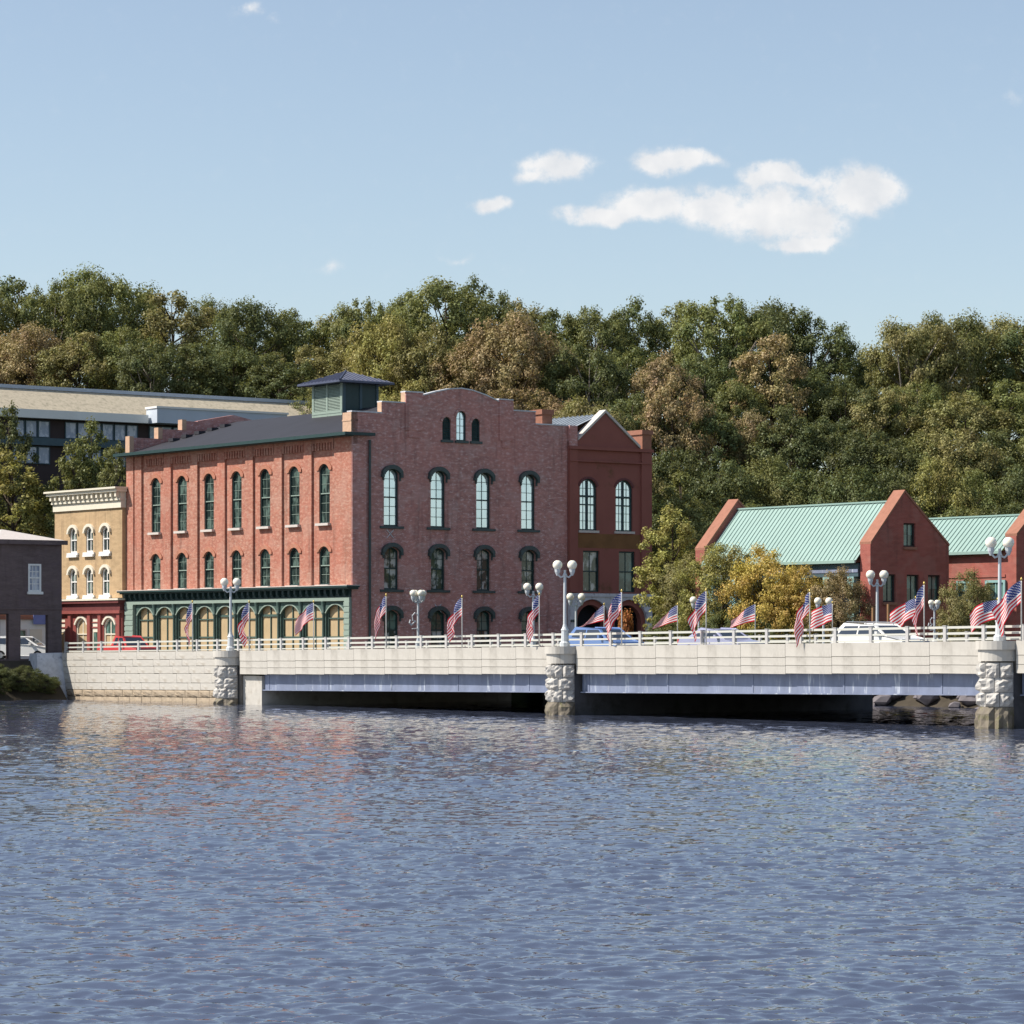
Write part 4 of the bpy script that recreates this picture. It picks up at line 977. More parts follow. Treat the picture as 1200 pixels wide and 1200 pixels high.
# ------------------------------------------------------------------ two gabled brick houses with teal roofs, right
def gable_house(nm, x0, x1, yg, yback, ze, zr, xr, lab, porch):
    t = thing(nm, x0, yg, 0, lab, 'building')
    W_ = x1 - x0; Rx = xr - x0; D_ = yback - yg
    hl = []
    if porch:
        wz = [(1.05, 6.95, 8.45), (3.05, 6.95, 8.45), (4.85, 6.95, 8.45)]
        for a, z0, z1 in wz: hl.append([(a, z0 - .95), (a + 1.05, z0 - .95), (a + 1.05, z1 - .75), (a, z1 - .75)])
        hl.append([(2.78, 9.75 - .35), (3.78, 9.75 - .35), (3.78, 11.05 - .2), (2.78, 11.05 - .2)])
    w = MB(); prof = [(0, 1.5), (W_, 1.5), (W_, ze), (Rx, zr), (0, ze)]
    w.slab(prof, hl, 0, .9); part(w, 'gable_wall', 'brick_gable', t)
    w = MB(); w.slab(prof, [], D_ - .9, D_); part(w, 'far_gable_wall', 'brick_gable', t)
    for (ya, yb) in ((-.05, .95), (D_ - .95, D_ + .05)):
        q = MB()
        for (xa, za, xb, zb) in ((0, ze, Rx, zr), (Rx, zr, W_, ze)):
            q.add([(xa, ya, za + .003), (xb, ya, zb + .003), (xb, yb, zb + .003), (xa, yb, za + .003), (xa, ya, za + .16), (xb, ya, zb + .16), (xb, yb, zb + .16), (xa, yb, za + .16)],
                  [(0, 3, 2, 1), (4, 5, 6, 7), (0, 1, 5, 4), (1, 2, 6, 5), (2, 3, 7, 6), (3, 0, 4, 7)])
        part(q, 'gable_coping', 'pink_brick', t)
    dz = .55; e0 = -.35
    q = MB(); sl = (zr - dz - (ze - dz)) / Rx
    zE = ze - dz + e0 * sl
    q.add([(e0, .9, zE), (Rx, .9, zr - dz), (Rx, D_ - .9, zr - dz), (e0, D_ - .9, zE), (W_ + .35, .9, ze - dz), (W_ + .35, D_ - .9, ze - dz)], [(0, 1, 2, 3), (1, 4, 5, 2)])
    q.box(e0 - .08, e0 + .05, .95, D_ - .95, zE - .18, zE - .004)
    rf_ = part(q, 'roof', 'teal_roof', t)
    n = int(D_ / .42); q = MB()
    for k in range(n):
        y = .95 + (D_ - 1.9) * (k + .5) / n
        q.add([(e0, y - .025, zE), (e0, y + .025, zE), (Rx, y + .025, zr - dz), (Rx, y - .025, zr - dz), (e0, y - .025, zE + .07), (e0, y + .025, zE + .07), (Rx, y + .025, zr - dz + .07), (Rx, y - .025, zr - dz + .07)],
              [(4, 5, 6, 7), (0, 4, 7, 3), (5, 1, 2, 6), (0, 1, 5, 4)])
    tag(part(q, 'roof_seams', 'teal_roof', rf_), kind='stuff')
    q = MB(); q.box(Rx - .12, Rx + .12, .9, D_ - .9, zr - dz, zr - dz + .1); part(q, 'ridge_cap', 'teal_roof', rf_)
    return t, W_, Rx, D_, zE, hl
yF, zF = 15.75, 0
xa = on_y(yF, 1020, 600)[0]; xb_ = on_y(yF, 1112, 600)[0]; zE1 = on_y(yF, 1112, 640)[1]; xr1, zR1 = on_y(yF, 1060, 577)
yk = on_x(xa, 815, 650)[0]
t, W_, Rx, D_, zE, hl = gable_house('gabled_brick_house', xa, xb_, yF, yk, zE1, zR1, xr1, 'red brick gabled house with three windows in its gable end and a teal metal roof', True)
for i, h_ in enumerate(hl):
    a, z0 = h_[0]; c, z1 = h_[2]
    sash_window(c - a, z1 - z0, 0, 2, 1, t, ((a + c) / 2, 0, z0), 0, 'brown_dark', 'brown_dark', 'glass_green', sill='pink_brick', fw=.09, recess=.18, mw=.05, rail=False, sill_over=.05)
# porch side under the eaves: frieze, columns, dark recess with windows
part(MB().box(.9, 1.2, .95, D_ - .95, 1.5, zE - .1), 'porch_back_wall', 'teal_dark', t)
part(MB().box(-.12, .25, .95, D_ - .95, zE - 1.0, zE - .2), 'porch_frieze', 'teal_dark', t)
part(MB().box(-.16, -.125, .95, D_ - .95, zE - .75, zE - .55), 'frieze_band', 'girder', t)
for k in range(7):
    y = 1.6 + k * (D_ - 3.2) / 6; part(MB().box(-.15, .27, y - .28, y + .28, 1.6, zE - 1.003), 'porch_column', 'teal_paint', t)
for k in range(6):
    y = 1.6 + (k + .5) * (D_ - 3.2) / 6
    wn_ = part(MB().box(.86, .898, y - .75, y + .75, 5.2, 7.6), 'window', 'teal_paint', t); part(MB().box(.84, .858, y - .65, y + .65, 5.3, 7.5), 'pane', 'glass_blue', wn_)
x2 = 44.5; yc2 = on_x(x2, 1191, 640)[0]; zE2 = on_x(x2, 1191, 645)[1] + .55; 
t, W_, Rx, D_, zE, hl = gable_house('gabled_brick_house', x2, x2 + 4.0, yc2, yc2 + 26, zE2 + .34, zE2 + 2.24, x2 + 2.0, 'red brick house at the right edge, sunlit side wall under a teal roof', False)
part(MB().box(0, .4, .9, D_ - .9, 1.5, zE + .02), 'side_wall', 'brick_gable', t)
part(MB().box(-.06, -.003, .9, D_ - .9, zE - 1.62, zE - 1.45), 'string_course', 'brick_gable', t)
part(MB().box(-.05, -.003, .9, D_ - .9, zE - .32, zE - .12), 'corbel_course', 'pink_brick', t)
for (px_, w_, z0, z1) in ((1168, 1.7, 5.2, 7.4), (1132, 1.4, 6.1, 7.4)):
    y = on_x(x2, px_, 700)[0] - yc2
    sash_window(w_, z1 - z0, 0, 2, 2, t, (-.004, y, z0), -math.pi / 2, 'teal_paint', 'teal_paint', 'glass_green', sill='pink_brick', fw=.16, recess=-.10, mw=.06)
part(MB().box(1.7, 2.3, D_ * .58, D_ * .58 + 1.2, zE2 + 1.5, zE2 + 2.2), 'roof_vent', 'stone_trim', t)

# ------------------------------------------------------------------ street lamps
def lamp_proto(four=False):
    t = obj('street_lamp', None); t.empty_display_size = .3
    H = 3.75
    part(MB().lathe([(.26, 0), (.26, .18), (.19, .25), (.17, .75), (.20, .80), (.12, .95), (.085, 1.1)], 10), 'base', 'lamp_metal', t, smooth=False)
    part(MB().lathe([(.085, 1.1), (.065, H - .3), (.11, H - .26), (.06, H - .15), (.06, H)], 10), 'pole', 'lamp_metal', t)
    arms = MB(); ds = [(.36, 0), (-.36, 0)] + ([(0, .36), (0, -.36)] if four else [])
    for dx, dy in ds:
        arms.tube([(0, 0, H - .28), (dx * .55, dy * .55, H - .36), (dx, dy, H - .2), (dx, dy, H)], [.045, .045, .05, .06], 7)
        arms.lathe([(.05, H - .28), (.13, H - .1), (.15, H + .05), (.12, H + .08)], 10, dx, dy)
    part(arms, 'arm', 'lamp_metal', t)
    gm = MB(); gr = .24 if not four else .225
    gm.lathe([(gr * math.sin(a), -gr * math.cos(a)) for a in [math.pi * k / 10 for k in range(1, 10)]], 14)
    gme = gm.mesh('globe', 'globe', True)
    for dx, dy in ds: obj('globe', gme, t, (dx, dy, H + .24))
    return t
lp2, lp4 = lamp_proto(), lamp_proto(True)
for o in (lp2, lp4): tag(o, None, 'street lamp', 'globe street lamps on the bridge')
NEAR = [(31.4, 4.25, 'tall twin globe lamp on the leftmost pier in front of the red warehouse'), (0, 4.32, 'tall twin globe lamp on the middle pier beside the warehouse corner'), (-29.6, 4.4, 'tall twin globe lamp on the rightmost pier by the right edge')]
used2 = False
def put_lamp(proto, W0, z, hgt, lab, rz, first):
    s = hgt / 4.28
    o = proto if first else copy_tree(proto)
    o.location = W0; o.location.z = z; o.rotation_euler = (0, 0, rz); o.scale = (s, s, s); o['label'] = lab
    return o
f2 = True
for (y, hh, lab) in NEAR:
    put_lamp(lp2, Wd(.02, y), zt(y), hh, lab, R(4), f2); f2 = False
FARL = [(625, 682, 'twin globe lamp with a flag beside it, left of the tall middle lamp', False, BW - .4), (1028, 667, 'twin globe lamp standing above the white car roof by the brick gable', False, BW - .4),
        (965, 699, 'small twin globe lamp half hidden behind a flag by the orange trees', False, 26.0), (675, 694, 'small twin globe lamp partly behind the tall middle lamp pole', False, 33.0), (819, 698, 'small twin globe lamp among the green trees behind a flag', False, 30.0),
        (490, 690, 'clustered globe lamp with a scroll bracket in front of the warehouse river wall', True, BW - .4), (1095, 702, 'clustered globe lamp in front of the brick gable at right', True, BW - .4)]
f4 = True
for (px_, py_, lab, four, xx) in FARL:
    y, z = on_x(xx, px_, py_); b_ = zt(y) - .3 if xx < 21 else ZS
    o = put_lamp(lp4 if four else lp2, Wd(xx, y), b_, z - b_, lab, R(8 if not four else 30), four and f4)
    if four: f4 = False
    if px_ == 490:
        q = MB(); q.tube([(0, 0, 2.6), (-.25, 0, 2.75), (-.42, 0, 2.55), (-.38, 0, 2.25), (-.2, 0, 2.2)], .035, 6); q.tube([(-.2, 0, 2.2), (-.5, 0, 1.95), (-.62, 0, 2.1), (-.55, 0, 2.3)], .05, 6); q.tube([(0, 0, 1.75), (-.45, 0, 1.72)], .03, 6)
        part(q, 'scroll_bracket', 'lamp_metal', o)

# ------------------------------------------------------------------ flags
pole_m = MB().lathe([(.030, 0), (.022, 2.6), (.022, 2.66)], 8).mesh('pole', 'flag_pole', True)
fin_m = MB().lathe([(.01, 2.66), (.045, 2.70), (.05, 2.74), (.03, 2.79), (.004, 2.84)], 8).mesh('finial', 'gold', True)
def cloth(H, Lf, pt, pb, fold, seed, nu=30, nv=16, curl=0.0, side=.12):
    """a flag hung from its hoist; pt / pb = how steeply its top / bottom edge falls, in degrees"""
    r_ = random.Random(seed); ph = r_.uniform(0, 6); V = []; UV = []
    for j in range(nv + 1):
        v = j / nv; x = z = 0.0; px_ = 0.0
        for i in range(nu + 1):
            u = i / nu
            a = R(pb + (pt - pb) * v) * (0.55 + .45 * min(1, u * 2.2)) + R(curl) * u * u
            if i: x += math.cos(a) * Lf / nu; z += math.sin(a) * Lf / nu
            amp = fold * min(1, u * 3 + .12)
            wv_ = amp * math.sin(u * 7.5 + v * 2.4 + ph) + amp * .45 * math.sin(u * 15 - v * 4 + ph * 2)
            V.append((-x + wv_ * .25 * math.sin(a), wv_ + side * u, v * H - z + wv_ * .12)); UV.append((u, v))
    F = [(j * (nu + 1) + i, j * (nu + 1) + i + 1, (j + 1) * (nu + 1) + i + 1, (j + 1) * (nu + 1) + i) for j in range(nv) for i in range(nu)]
    me = bpy.data.meshes.new('flag_cloth'); me.from_pydata(V, [], F); me.materials.append(M['flag'])
    uv = me.uv_layers.new(name='UVMap')
    for lp in me.loops: uv.data[lp.index].uv = UV[lp.vertex_index]
    me.polygons.foreach_set('use_smooth', [True] * len(me.polygons)); me.update()
    return me
XN, XF = -.05, BW - .1
FL = [  # px, py of the pole top, railing, top slope, bottom slope, fold, length, curl, label
    (225.5, 703, XN, 77, 84, .10, 1.75, 8, 'US flag hanging limp before the shopfront left of the first tall lamp'),
    (292, 703, XN, 68, 84, .15, 1.75, 10, 'US flag hanging bunched just right of the first tall lamp'),
    (367.5, 703, XN, 42, 38, .07, 1.55, 8, 'US flag streaming down to the left before the green shopfront'),
    (452.5, 695, XN, 70, 74, .09, 1.6, 6, 'US flag hanging limp at the foot of the warehouse drainpipe'),
    (541.5, 697, XN, 58, 62, .14, 1.70, 6, 'US flag spreading downwards in front of the purple brick river wall'),
    (632, 694, XN, 72, 78, .14, 1.6, 8, 'US flag hanging before the twin lamp left of the middle pier'),
    (708, 706, XF, 46, 12, .05, 1.85, 0, 'small US flag flying in front of the left stone arch'),
    (728.5, 690, XN, 62, 70, .13, 1.75, 4, 'tall US flag hanging before the round orange tree'),
    (794, 706, XF, 42, 16, .05, 1.75, 0, 'small US flag flying just right of the stucco wing'),
    (827.5, 689, XN, 58, 70, .10, 1.65, 12, 'tall US flag drooping before the green trees'),
    (885, 705, XF, 34, 14, .06, 1.75, 0, 'small US flag flying above the lavender grey car, right of the drooping one'),
    (949, 690, XN, 70, 76, .13, 1.7, 6, 'tall US flag hanging in front of the small twin globe lamp'),
    (975.5, 704, XF, 16, 22, .07, 1.55, 6, 'small US flag flying straight left above the rear of the white car'),
    (1073, 698, XF, 24, 34, .08, 1.75, 12, 'small US flag flying above the bonnet of the white car'),
    (1083, 681, XN, 76, 82, .10, 1.6, 4, 'tall furled US flag left of the clustered lamp by the gable'),
    (1169, 700, XF, 8, 16, .09, 1.8, 50, 'small US flag flying behind the rightmost tall lamp pole'),
    (1197, 676, XN, 48, 62, .12, 1.75, 6, 'large US flag hanging at the right edge of the bridge')]
for i, (px_, py_, xx, pt, pb, fo, Lf, cu_, lab) in enumerate(FL):
    y, z = on_x(xx, px_, py_); z0 = zt(y) + (.0 if xx < 1 else -.3)
    k = (z - z0) / 2.84
    t = obj('flag', None, None, Wd(xx, y, z0), 0); t.empty_display_size = .2; tag(t, lab, 'flag', 'US flags along the bridge railings')
    obj('pole', pole_m, t, (0, 0, 0), 0, (1, 1, k)); obj('finial', fin_m, t, (0, 0, 0), 0, (1, 1, k))
    H = .92 if xx < 1 else .95
    obj('flag_cloth', cloth(H, Lf, pt, pb, fo, i * 3 + 1, curl=cu_, side=rnd.uniform(-.1, .2)), t, (-.03, 0, z - z0 - .14 - H), R(rnd.uniform(-48, -22)))

# ------------------------------------------------------------------ cars
def car(nm, paint, kind, x, y, z, lab, cat, rev=False):
    """nose at -y (towards the right of the picture); kinds set the side outline"""
    t = thing(nm, x, y, z, lab, cat, 'vehicles crossing the bridge', math.pi if rev else 0)
    W2 = .90
    if kind == 'sedan': L, low, cab, H = 4.6, [(-2.3, .45), (-2.28, .72), (-1.1, .92), (1.35, .95), (2.15, .92), (2.3, .6), (2.3, .35), (-2.3, .3)], [(-1.15, .92), (-.35, 1.40), (.75, 1.43), (1.55, .95)], 1.43
    elif kind == 'hatch': L, low, cab, H = 4.3, [(-2.15, .45), (-2.1, .80), (-1.1, 1.0), (1.9, 1.05), (2.1, .95), (2.15, .35), (-2.15, .3)], [(-1.25, 1.0), (-.45, 1.55), (1.55, 1.58), (2.0, 1.04)], 1.58
    elif kind == 'wagon': L, low, cab, H = 4.8, [(-2.4, .45), (-2.36, .75), (-1.15, .95), (2.2, .98), (2.4, .85), (2.4, .35), (-2.4, .3)], [(-1.2, .95), (-.35, 1.46), (1.75, 1.50), (2.3, .98)], 1.5
    else: L, low, cab, H = 5.4, [(-2.7, .55), (-2.65, .95), (-1.2, 1.08), (2.65, 1.08), (2.7, .5), (-2.7, .45)], [(-1.25, 1.08), (-.55, 1.72), (.55, 1.75), (.8, 1.08)], 1.75
    def loft(poly, w_bot, w_top, zl, zh):
        m = MB(); n = len(poly)
        def wdt(z): return w_bot + (w_top - w_bot) * max(0, min(1, (z - zl) / (zh - zl)))
        pts = [(-wdt(p[1]), p[0], p[1]) for p in poly] + [(wdt(p[1]), p[0], p[1]) for p in poly]
        tri = tessellate_polygon([[Vector((p[0], p[1], 0)) for p in poly]]); fs = []
        for a in tri: fs.append(tuple(a)); fs.append(tuple(i + n for i in a[::-1]))
        for i in range(n): fs.append((i, (i + 1) % n, (i + 1) % n + n, i + n))
        return m.add(pts, fs)
    zb = cab[0][1]
    bd = loft(low, W2, W2 - .06, .3, 1.1); b_ = part(bd, 'body', paint, t)
    bv_ = b_.modifiers.new('bevel', 'BEVEL'); bv_.width = .06; bv_.segments = 2
    cb_ = part(loft(cab, W2 - .05, W2 - .24, zb, H), 'cabin', paint, t); bv_ = cb_.modifiers.new('bevel', 'BEVEL'); bv_.width = .05; bv_.segments = 2
    def side_glass(s, ya, yb, yc, yd):
        z0, z1 = zb + .06, H - .10
        w0, w1 = W2 - .05 - .19 * (z0 - zb) / (H - zb) + .012, W2 - .05 - .19 * (z1 - zb) / (H - zb) + .012
        p = [(s * w0, ya, z0), (s * w0, yb, z0), (s * w1, yc, z1), (s * w1, yd, z1)]
        q_ = [(a - s * .02, b2, c) for a, b2, c in p]
        return MB().add(p + q_, [(0, 1, 2, 3), (7, 6, 5, 4), (0, 4, 5, 1), (1, 5, 6, 2), (2, 6, 7, 3), (3, 7, 4, 0)])
    f0, f1, r1, r0 = cab[0][0], cab[1][0], cab[2][0], cab[3][0]
    mid = (f1 + r1) / 2
    for s in (-1, 1):
        part(side_glass(s, f0 + .25, mid - .05, mid - .05, f1 + .06), 'side_window', 'car_glass', t)
        part(side_glass(s, mid + .05, r0 - .3, r1 - .12, mid + .05), 'side_window', 'car_glass', t)
    for nm2, (ya, za), (yb, zb2), sg in (('windscreen', cab[0], cab[1], -1), ('rear_window', cab[3], cab[2], 1)):
        d = Vector((0, yb - ya, zb2 - za)); n_ = Vector((0, sg * abs(d.z), abs(d.y))).normalized() * .015
        a_ = Vector((0, ya, za)) + d * .10 + n_; c_ = Vector((0, ya, za)) + d * .88 + n_
        p = [(-W2 + .16, a_.y, a_.z), (W2 - .16, a_.y, a_.z), (W2 - .30, c_.y, c_.z), (-W2 + .30, c_.y, c_.z)]
        q_ = [(v[0], v[1] - n_.y * 2, v[2] - n_.z * 2) for v in p]
        part(MB().add(p + q_, [(0, 1, 2, 3), (7, 6, 5, 4), (0, 4, 5, 1), (1, 5, 6, 2), (2, 6, 7, 3), (3, 7, 4, 0)]), nm2, 'car_glass', t)
    for s in (-1, 1):
        part(MB().box(s * .62 - .2, s * .62 + .2, low[1][0] - .03, low[1][0] + .1, .58, .74), 'headlight', 'glass_blue', t)
        part(MB().box(s * .72 - .12, s * .72 + .12, L / 2 - .08, L / 2 + .02, .72, .9), 'tail_light', 'car_red', t)
        part(MB().box(s * (W2 + .06) - .1, s * (W2 + .06) + .1, f0 + .35, f0 + .5, zb + .05, zb + .2), 'mirror', paint, t)
        for yw in (-L * .31, L * .30):
            wm_ = MB(); pts = [(.32 * math.cos(2 * math.pi * k / 16), .32 * math.sin(2 * math.pi * k / 16)) for k in range(16)]
            xs = sorted((s * (W2 + .02), s * (W2 - .2)))
            wm_.add([(xs[0], yw + p[0], .32 + p[1]) for p in pts] + [(xs[1], yw + p[0], .32 + p[1]) for p in pts], [tuple(range(16)), tuple(range(16, 32))[::-1]] + [(k, k + 16, (k + 1) % 16 + 16, (k + 1) % 16) for k in range(16)])
            wh_ = part(wm_, 'wheel', 'tyre', t)
            rm_ = MB(); xr_ = s * (W2 + .035)
            xs2 = sorted((xr_, s * W2)); rm_.add([(xs2[0], yw + p[0] * .6, .32 + p[1] * .6) for p in pts] + [(xs2[1], yw + p[0] * .6, .32 + p[1] * .6) for p in pts], [tuple(range(16)), tuple(range(16, 32))[::-1]] + [(k, k + 16, (k + 1) % 16 + 16, (k + 1) % 16) for k in range(16)])
            part(rm_, 'rim', 'rim', wh_)
    if kind == 'pickup': part(MB().box(-W2 + .12, W2 - .12, .95, 2.58, 1.083, 1.10), 'bed_liner', 'tyre', t)
    if kind == 'wagon':
        q = MB()
        for s in (-.62, .62): q.tube([(s, -.2, 1.5), (s, -.1, 1.57), (s, 1.6, 1.60), (s, 1.7, 1.53)], .025, 6)
        part(q, 'roof_rail', 'rim', t)
    return t
def zdeck(y): return zt(y) - .6
for (nm, pa, ki, px_, xx, lab, cat) in (('pickup_truck', 'car_red', 'pickup', 150, 9.5, 'red pickup truck at the left end of the bridge', 'pickup truck'),
                                 ('parked_car', 'car_blue', 'hatch', 708, 5.0, 'blue hatchback behind the railing right of the middle lamp', 'car'),
                                 ('parked_car', 'car_silver', 'sedan', 845, 5.0, 'lavender grey sedan behind the railing before the trees', 'car'),
                                 ('parked_car', 'car_white', 'wagon', 1032, 5.0, 'white estate car behind the railing before the brick gable', 'car')):
    y = on_x(xx, px_, 750)[0]
    car(nm, pa, ki, xx, y, zdeck(y), lab, cat)
cx, cy = Lc((27 - 600) / 3600 * 208, 208)
o = car('parked_car', 'car_white', 'hatch', cx, cy, ZS + .05, 'white car glimpsed through the passage under the plum building', 'car', True)
o['group'] = 'parked cars'; o.rotation_euler.z = R(80)

# ------------------------------------------------------------------ trees
def leaves_mesh(name, clumps, nleaf, size, seed, flat=.8):
    """leaf faces spread through a list of clumps (centre, radius); returns one mesh of four cornered leaves"""
    g = np.random.default_rng(seed)
    C = np.array([c[0] for c in clumps]); Rr = np.array([c[1] for c in clumps])
    wgt = Rr ** 2.2; idx = g.choice(len(clumps), nleaf, p=wgt / wgt.sum())
    d = g.normal(size=(nleaf, 3)); d /= np.linalg.norm(d, axis=1)[:, None]
    rr = np.minimum(np.abs(g.normal(.60, .28, nleaf)), 1.05)
    P = C[idx] + d * (rr * Rr[idx])[:, None] * np.array([1, 1, flat])
    o3 = C[idx] - C.mean(0); o3 /= np.linalg.norm(o3, axis=1)[:, None] + .5
    n = d * .62 + o3 * .35 + g.normal(size=(nleaf, 3)) * .42 + np.array([0, 0, .30]); n /= np.linalg.norm(n, axis=1)[:, None]
    t = np.cross(n, g.normal(size=(nleaf, 3))); t /= np.linalg.norm(t, axis=1)[:, None]
    b_ = np.cross(n, t)
    s = size * g.uniform(.6, 1.35, nleaf)[:, None]
    V = np.empty((nleaf, 4, 3)); V[:, 0] = P - t * s * .5; V[:, 1] = P + b_ * s * .36 + n * s * .06; V[:, 2] = P + t * s * .55; V[:, 3] = P - b_ * s * .36 + n * s * .06
    me = bpy.data.meshes.new(name); me.vertices.add(nleaf * 4); me.loops.add(nleaf * 4); me.polygons.add(nleaf)
    me.vertices.foreach_set('co', V.reshape(-1)); me.loops.foreach_set('vertex_index', np.arange(nleaf * 4, dtype=np.int32))
    me.polygons.foreach_set('loop_start', np.arange(0, nleaf * 4, 4, dtype=np.int32)); me.polygons.foreach_set('loop_total', np.full(nleaf, 4, dtype=np.int32))
    me.materials.append(M['leaf']); me.update(calc_edges=True)
    return me
def make_tree_meshes(seed, Rw=4.6, H=16.0, base=.22, ncl=105, nleaf=24000, leaf=.235, limb=1.0, top=.9, open_=0.0):
    """a tree 16 m tall: crown clumps in an uneven egg, trunk and limbs that reach them"""
    r_ = random.Random(seed); clumps = []
    lob = [(r_.uniform(0, 2 * math.pi), r_.uniform(.15, .35)) for _ in range(4)]
    zc = H * (base + 1) / 2; hz = H * (1 - base) / 2
    for k in range(ncl):
        for _ in range(50):
            a = r_.uniform(0, 2 * math.pi); s = r_.uniform(-1, 1); q = r_.uniform(.45, 1.0) ** .45
            ring = math.sqrt(max(0, 1 - abs(s) ** 2.6))
            ex_ = 1 + sum(m * math.cos(a * (i + 1) - b2) for i, (b2, m) in enumerate(lob)) * .55
            wid = ring * (1.0 if s > 0 else 1 + s * .25)
            p = (Rw * q * wid * ex_ * math.cos(a), Rw * q * wid * ex_ * math.sin(a), zc + hz * s * q - .6)
            rad = r_.uniform(.55, 1.45) * Rw / 4.6
            if all((p[0] - c[0][0]) ** 2 + (p[1] - c[0][1]) ** 2 + (p[2] - c[0][2]) ** 2 > (.62 * (rad + c[1]) * .85) ** 2 for c in clumps): break
        if r_.random() < open_: continue
        clumps.append((p, rad))
    cm = leaves_mesh('crown', clumps, nleaf, leaf, seed)
    tk = MB(); lean = (r_.uniform(-.5, .5), r_.uniform(-.5, .5))
    def tp(z): return (lean[0] * (z / H) ** 1.5 * 1.5, lean[1] * (z / H) ** 1.5 * 1.5, z)
    zz = [0, .6, H * .15, H * .35, H * .55, H * .75, H * .9]
    tk.tube([tp(z) for z in zz], [.34, .27, .23, .19, .14, .08, .03], 8)
    for (p, rad) in sorted(clumps, key=lambda c: -c[1])[:30]:
        z0 = max(H * .18, p[2] - math.hypot(p[0], p[1]) * r_.uniform(.7, 1.2)); z0 = min(z0, H * .8); s0 = tp(z0)
        m1 = (s0[0] + (p[0] - s0[0]) * .5, s0[1] + (p[1] - s0[1]) * .5, s0[2] + (p[2] - s0[2]) * .40)
        tk.tube([s0, m1, p], [.095 * limb, .065 * limb, .025 * limb], 5)
    return cm, tk
PROTO = []
SPEC = [dict(Rw=4.7, base=.36), dict(Rw=4.2, base=.30), dict(Rw=5.2, base=.40), dict(Rw=4.6, base=.28), dict(Rw=4.9, base=.38, open_=.16, limb=1.6), dict(Rw=3.9, base=.22),
        dict(Rw=6.2, base=.36, open_=.32, ncl=130, limb=2.0), dict(Rw=5.0, base=.04, ncl=120), dict(Rw=5.6, base=.0, H=13.0, ncl=120), dict(Rw=2.9, base=.06, ncl=120)]
for i, sp_ in enumerate(SPEC):
    cm, tk = make_tree_meshes(100 + i, nleaf=int(24000 * (max(3.6, sp_.get('Rw', 4.6)) / 4.6) ** 1.6), **sp_)
    PROTO.append((cm, tk.mesh('trunk', 'trunk_pale' if i in (4, 6) else 'trunk', True), sp_.get('H', 16.0), sp_['Rw']))
ball = [((0, 0, 1.9), 1.0)] + [((.55 * math.cos(a), .55 * math.sin(a), 1.9 + b2), .6) for a in range(6) for b2 in (-.5, 0, .5)]
PROTO.append((leaves_mesh('crown', ball, 2600, .2, 77, 1.0), MB().tube([(0, 0, 0), (0, 0, 1.2)], [.08, .06], 6).mesh('trunk', 'trunk'), 3.0, 1.15))
def plant(X, Y, zb, H, wid, col, proto, lab, group=None, nm='broadleaf_tree', cat='tree', rz=None):
    cm, tk, H0, Rw = PROTO[proto]
    t = obj(nm, None, None, (X, Y, zb), rnd.uniform(0, 6.28) if rz is None else rz); t.empty_display_size = .5
    s = wid / (2 * Rw); t.scale = (s, s, H / H0); tag(t, lab, cat, group)
    obj('trunk', tk, t); c = obj('crown', cm, t)
    j = rnd.uniform(.88, 1.12); c.color = (col[0] * j, col[1] * j * rnd.uniform(.96, 1.04), col[2] * j, 1)
    return t
DG = (.125, .148, .062); MG = (.185, .200, .074); OL = (.260, .240, .098); YG = (.34, .315, .105); OR = (.345, .262, .135); BR_ = (.31, .240, .130); YO = (.50, .37, .10); PG = (.105, .130, .055)
HG = 'trees on the wooded hillside'
HUE = {'D': 'dark green', 'M': 'mid green', 'O': 'olive', 'Y': 'yellow green', 'R': 'orange tinged', 'B': 'brownish'}
MARKS = [(-75, 'offices outside the frame'), (5, 'left edge of the offices'), (45, 'plum building roof'), (100, 'yellow house'), (152, 'far warehouse corner'), (215, 'warehouse rear parapet'), (290, 'warehouse slate roof'),
         (345, 'left lantern eave'), (402, 'roof lantern'), (448, 'warehouse corner pier'), (488, 'left gable step'), (540, 'stepped gable top'), (596, 'right gable step'),
         (642, 'warehouse chimney'), (705, 'stucco gable peak'), (750, 'stucco wing chimney'), (800, 'yellow tree by the wing'), (862, 'far gable of the teal house'), (912, "teal roof's left half"),
         (965, 'middle of the teal roof'), (1015, 'notch before the brick gable'), (1060, 'brick gable peak'), (1112, 'dip between the teal roofs'), (1155, 'right teal roof'), (1196, 'right picture edge'), (1265, 'ground outside the frame'), (1325, 'verge outside the frame'), (1392, 'far verge outside the frame'), (1450, 'slope outside the frame'), (1510, 'last slope outside the frame')]
ROWP = ['on the skyline', 'just below the skyline', 'halfway up the slope', 'low on the slope']
SEEN_LAB = set()
def tree_label(px_, k, row):
    d, mk = min((abs(px_ - a), b2) for a, b2 in MARKS); a = [m for m in MARKS if m[1] == mk][0][0]
    rel = 'above the' if d < 13 else ('left of the' if px_ < a else 'right of the')
    l = '%s tree %s %s %s' % (HUE[k], ROWP[row], rel, mk)
    if l in SEEN_LAB: l = l.replace(' tree ', ' smaller tree ')
    SEEN_LAB.add(l); return l
CO = {'D': DG, 'M': MG, 'O': OL, 'Y': YG, 'R': OR, 'B': BR_}
def hill_tree(px_, ytop, Y, wpx, k, proto=None, base=None):
    X = (px_ - 600) / 3600 * Y; zt_ = CAMZ + (750 - ytop) * Y / 3600; zb = hill_z(X, Y) - .3 if base is None else base
    wid = wpx * Y / 3600
    plant(X, Y, zb, max(6, (zt_ - zb) * 1.0), wid, CO[k], rnd.randrange(0, 6) if proto is None else proto, tree_label(px_, k, 0 if Y >= 310 and ytop < 425 and (px_, ytop) in SKY else 1 if Y > 294 else 2 if Y > 270 else 3), HG)
SKY = set()
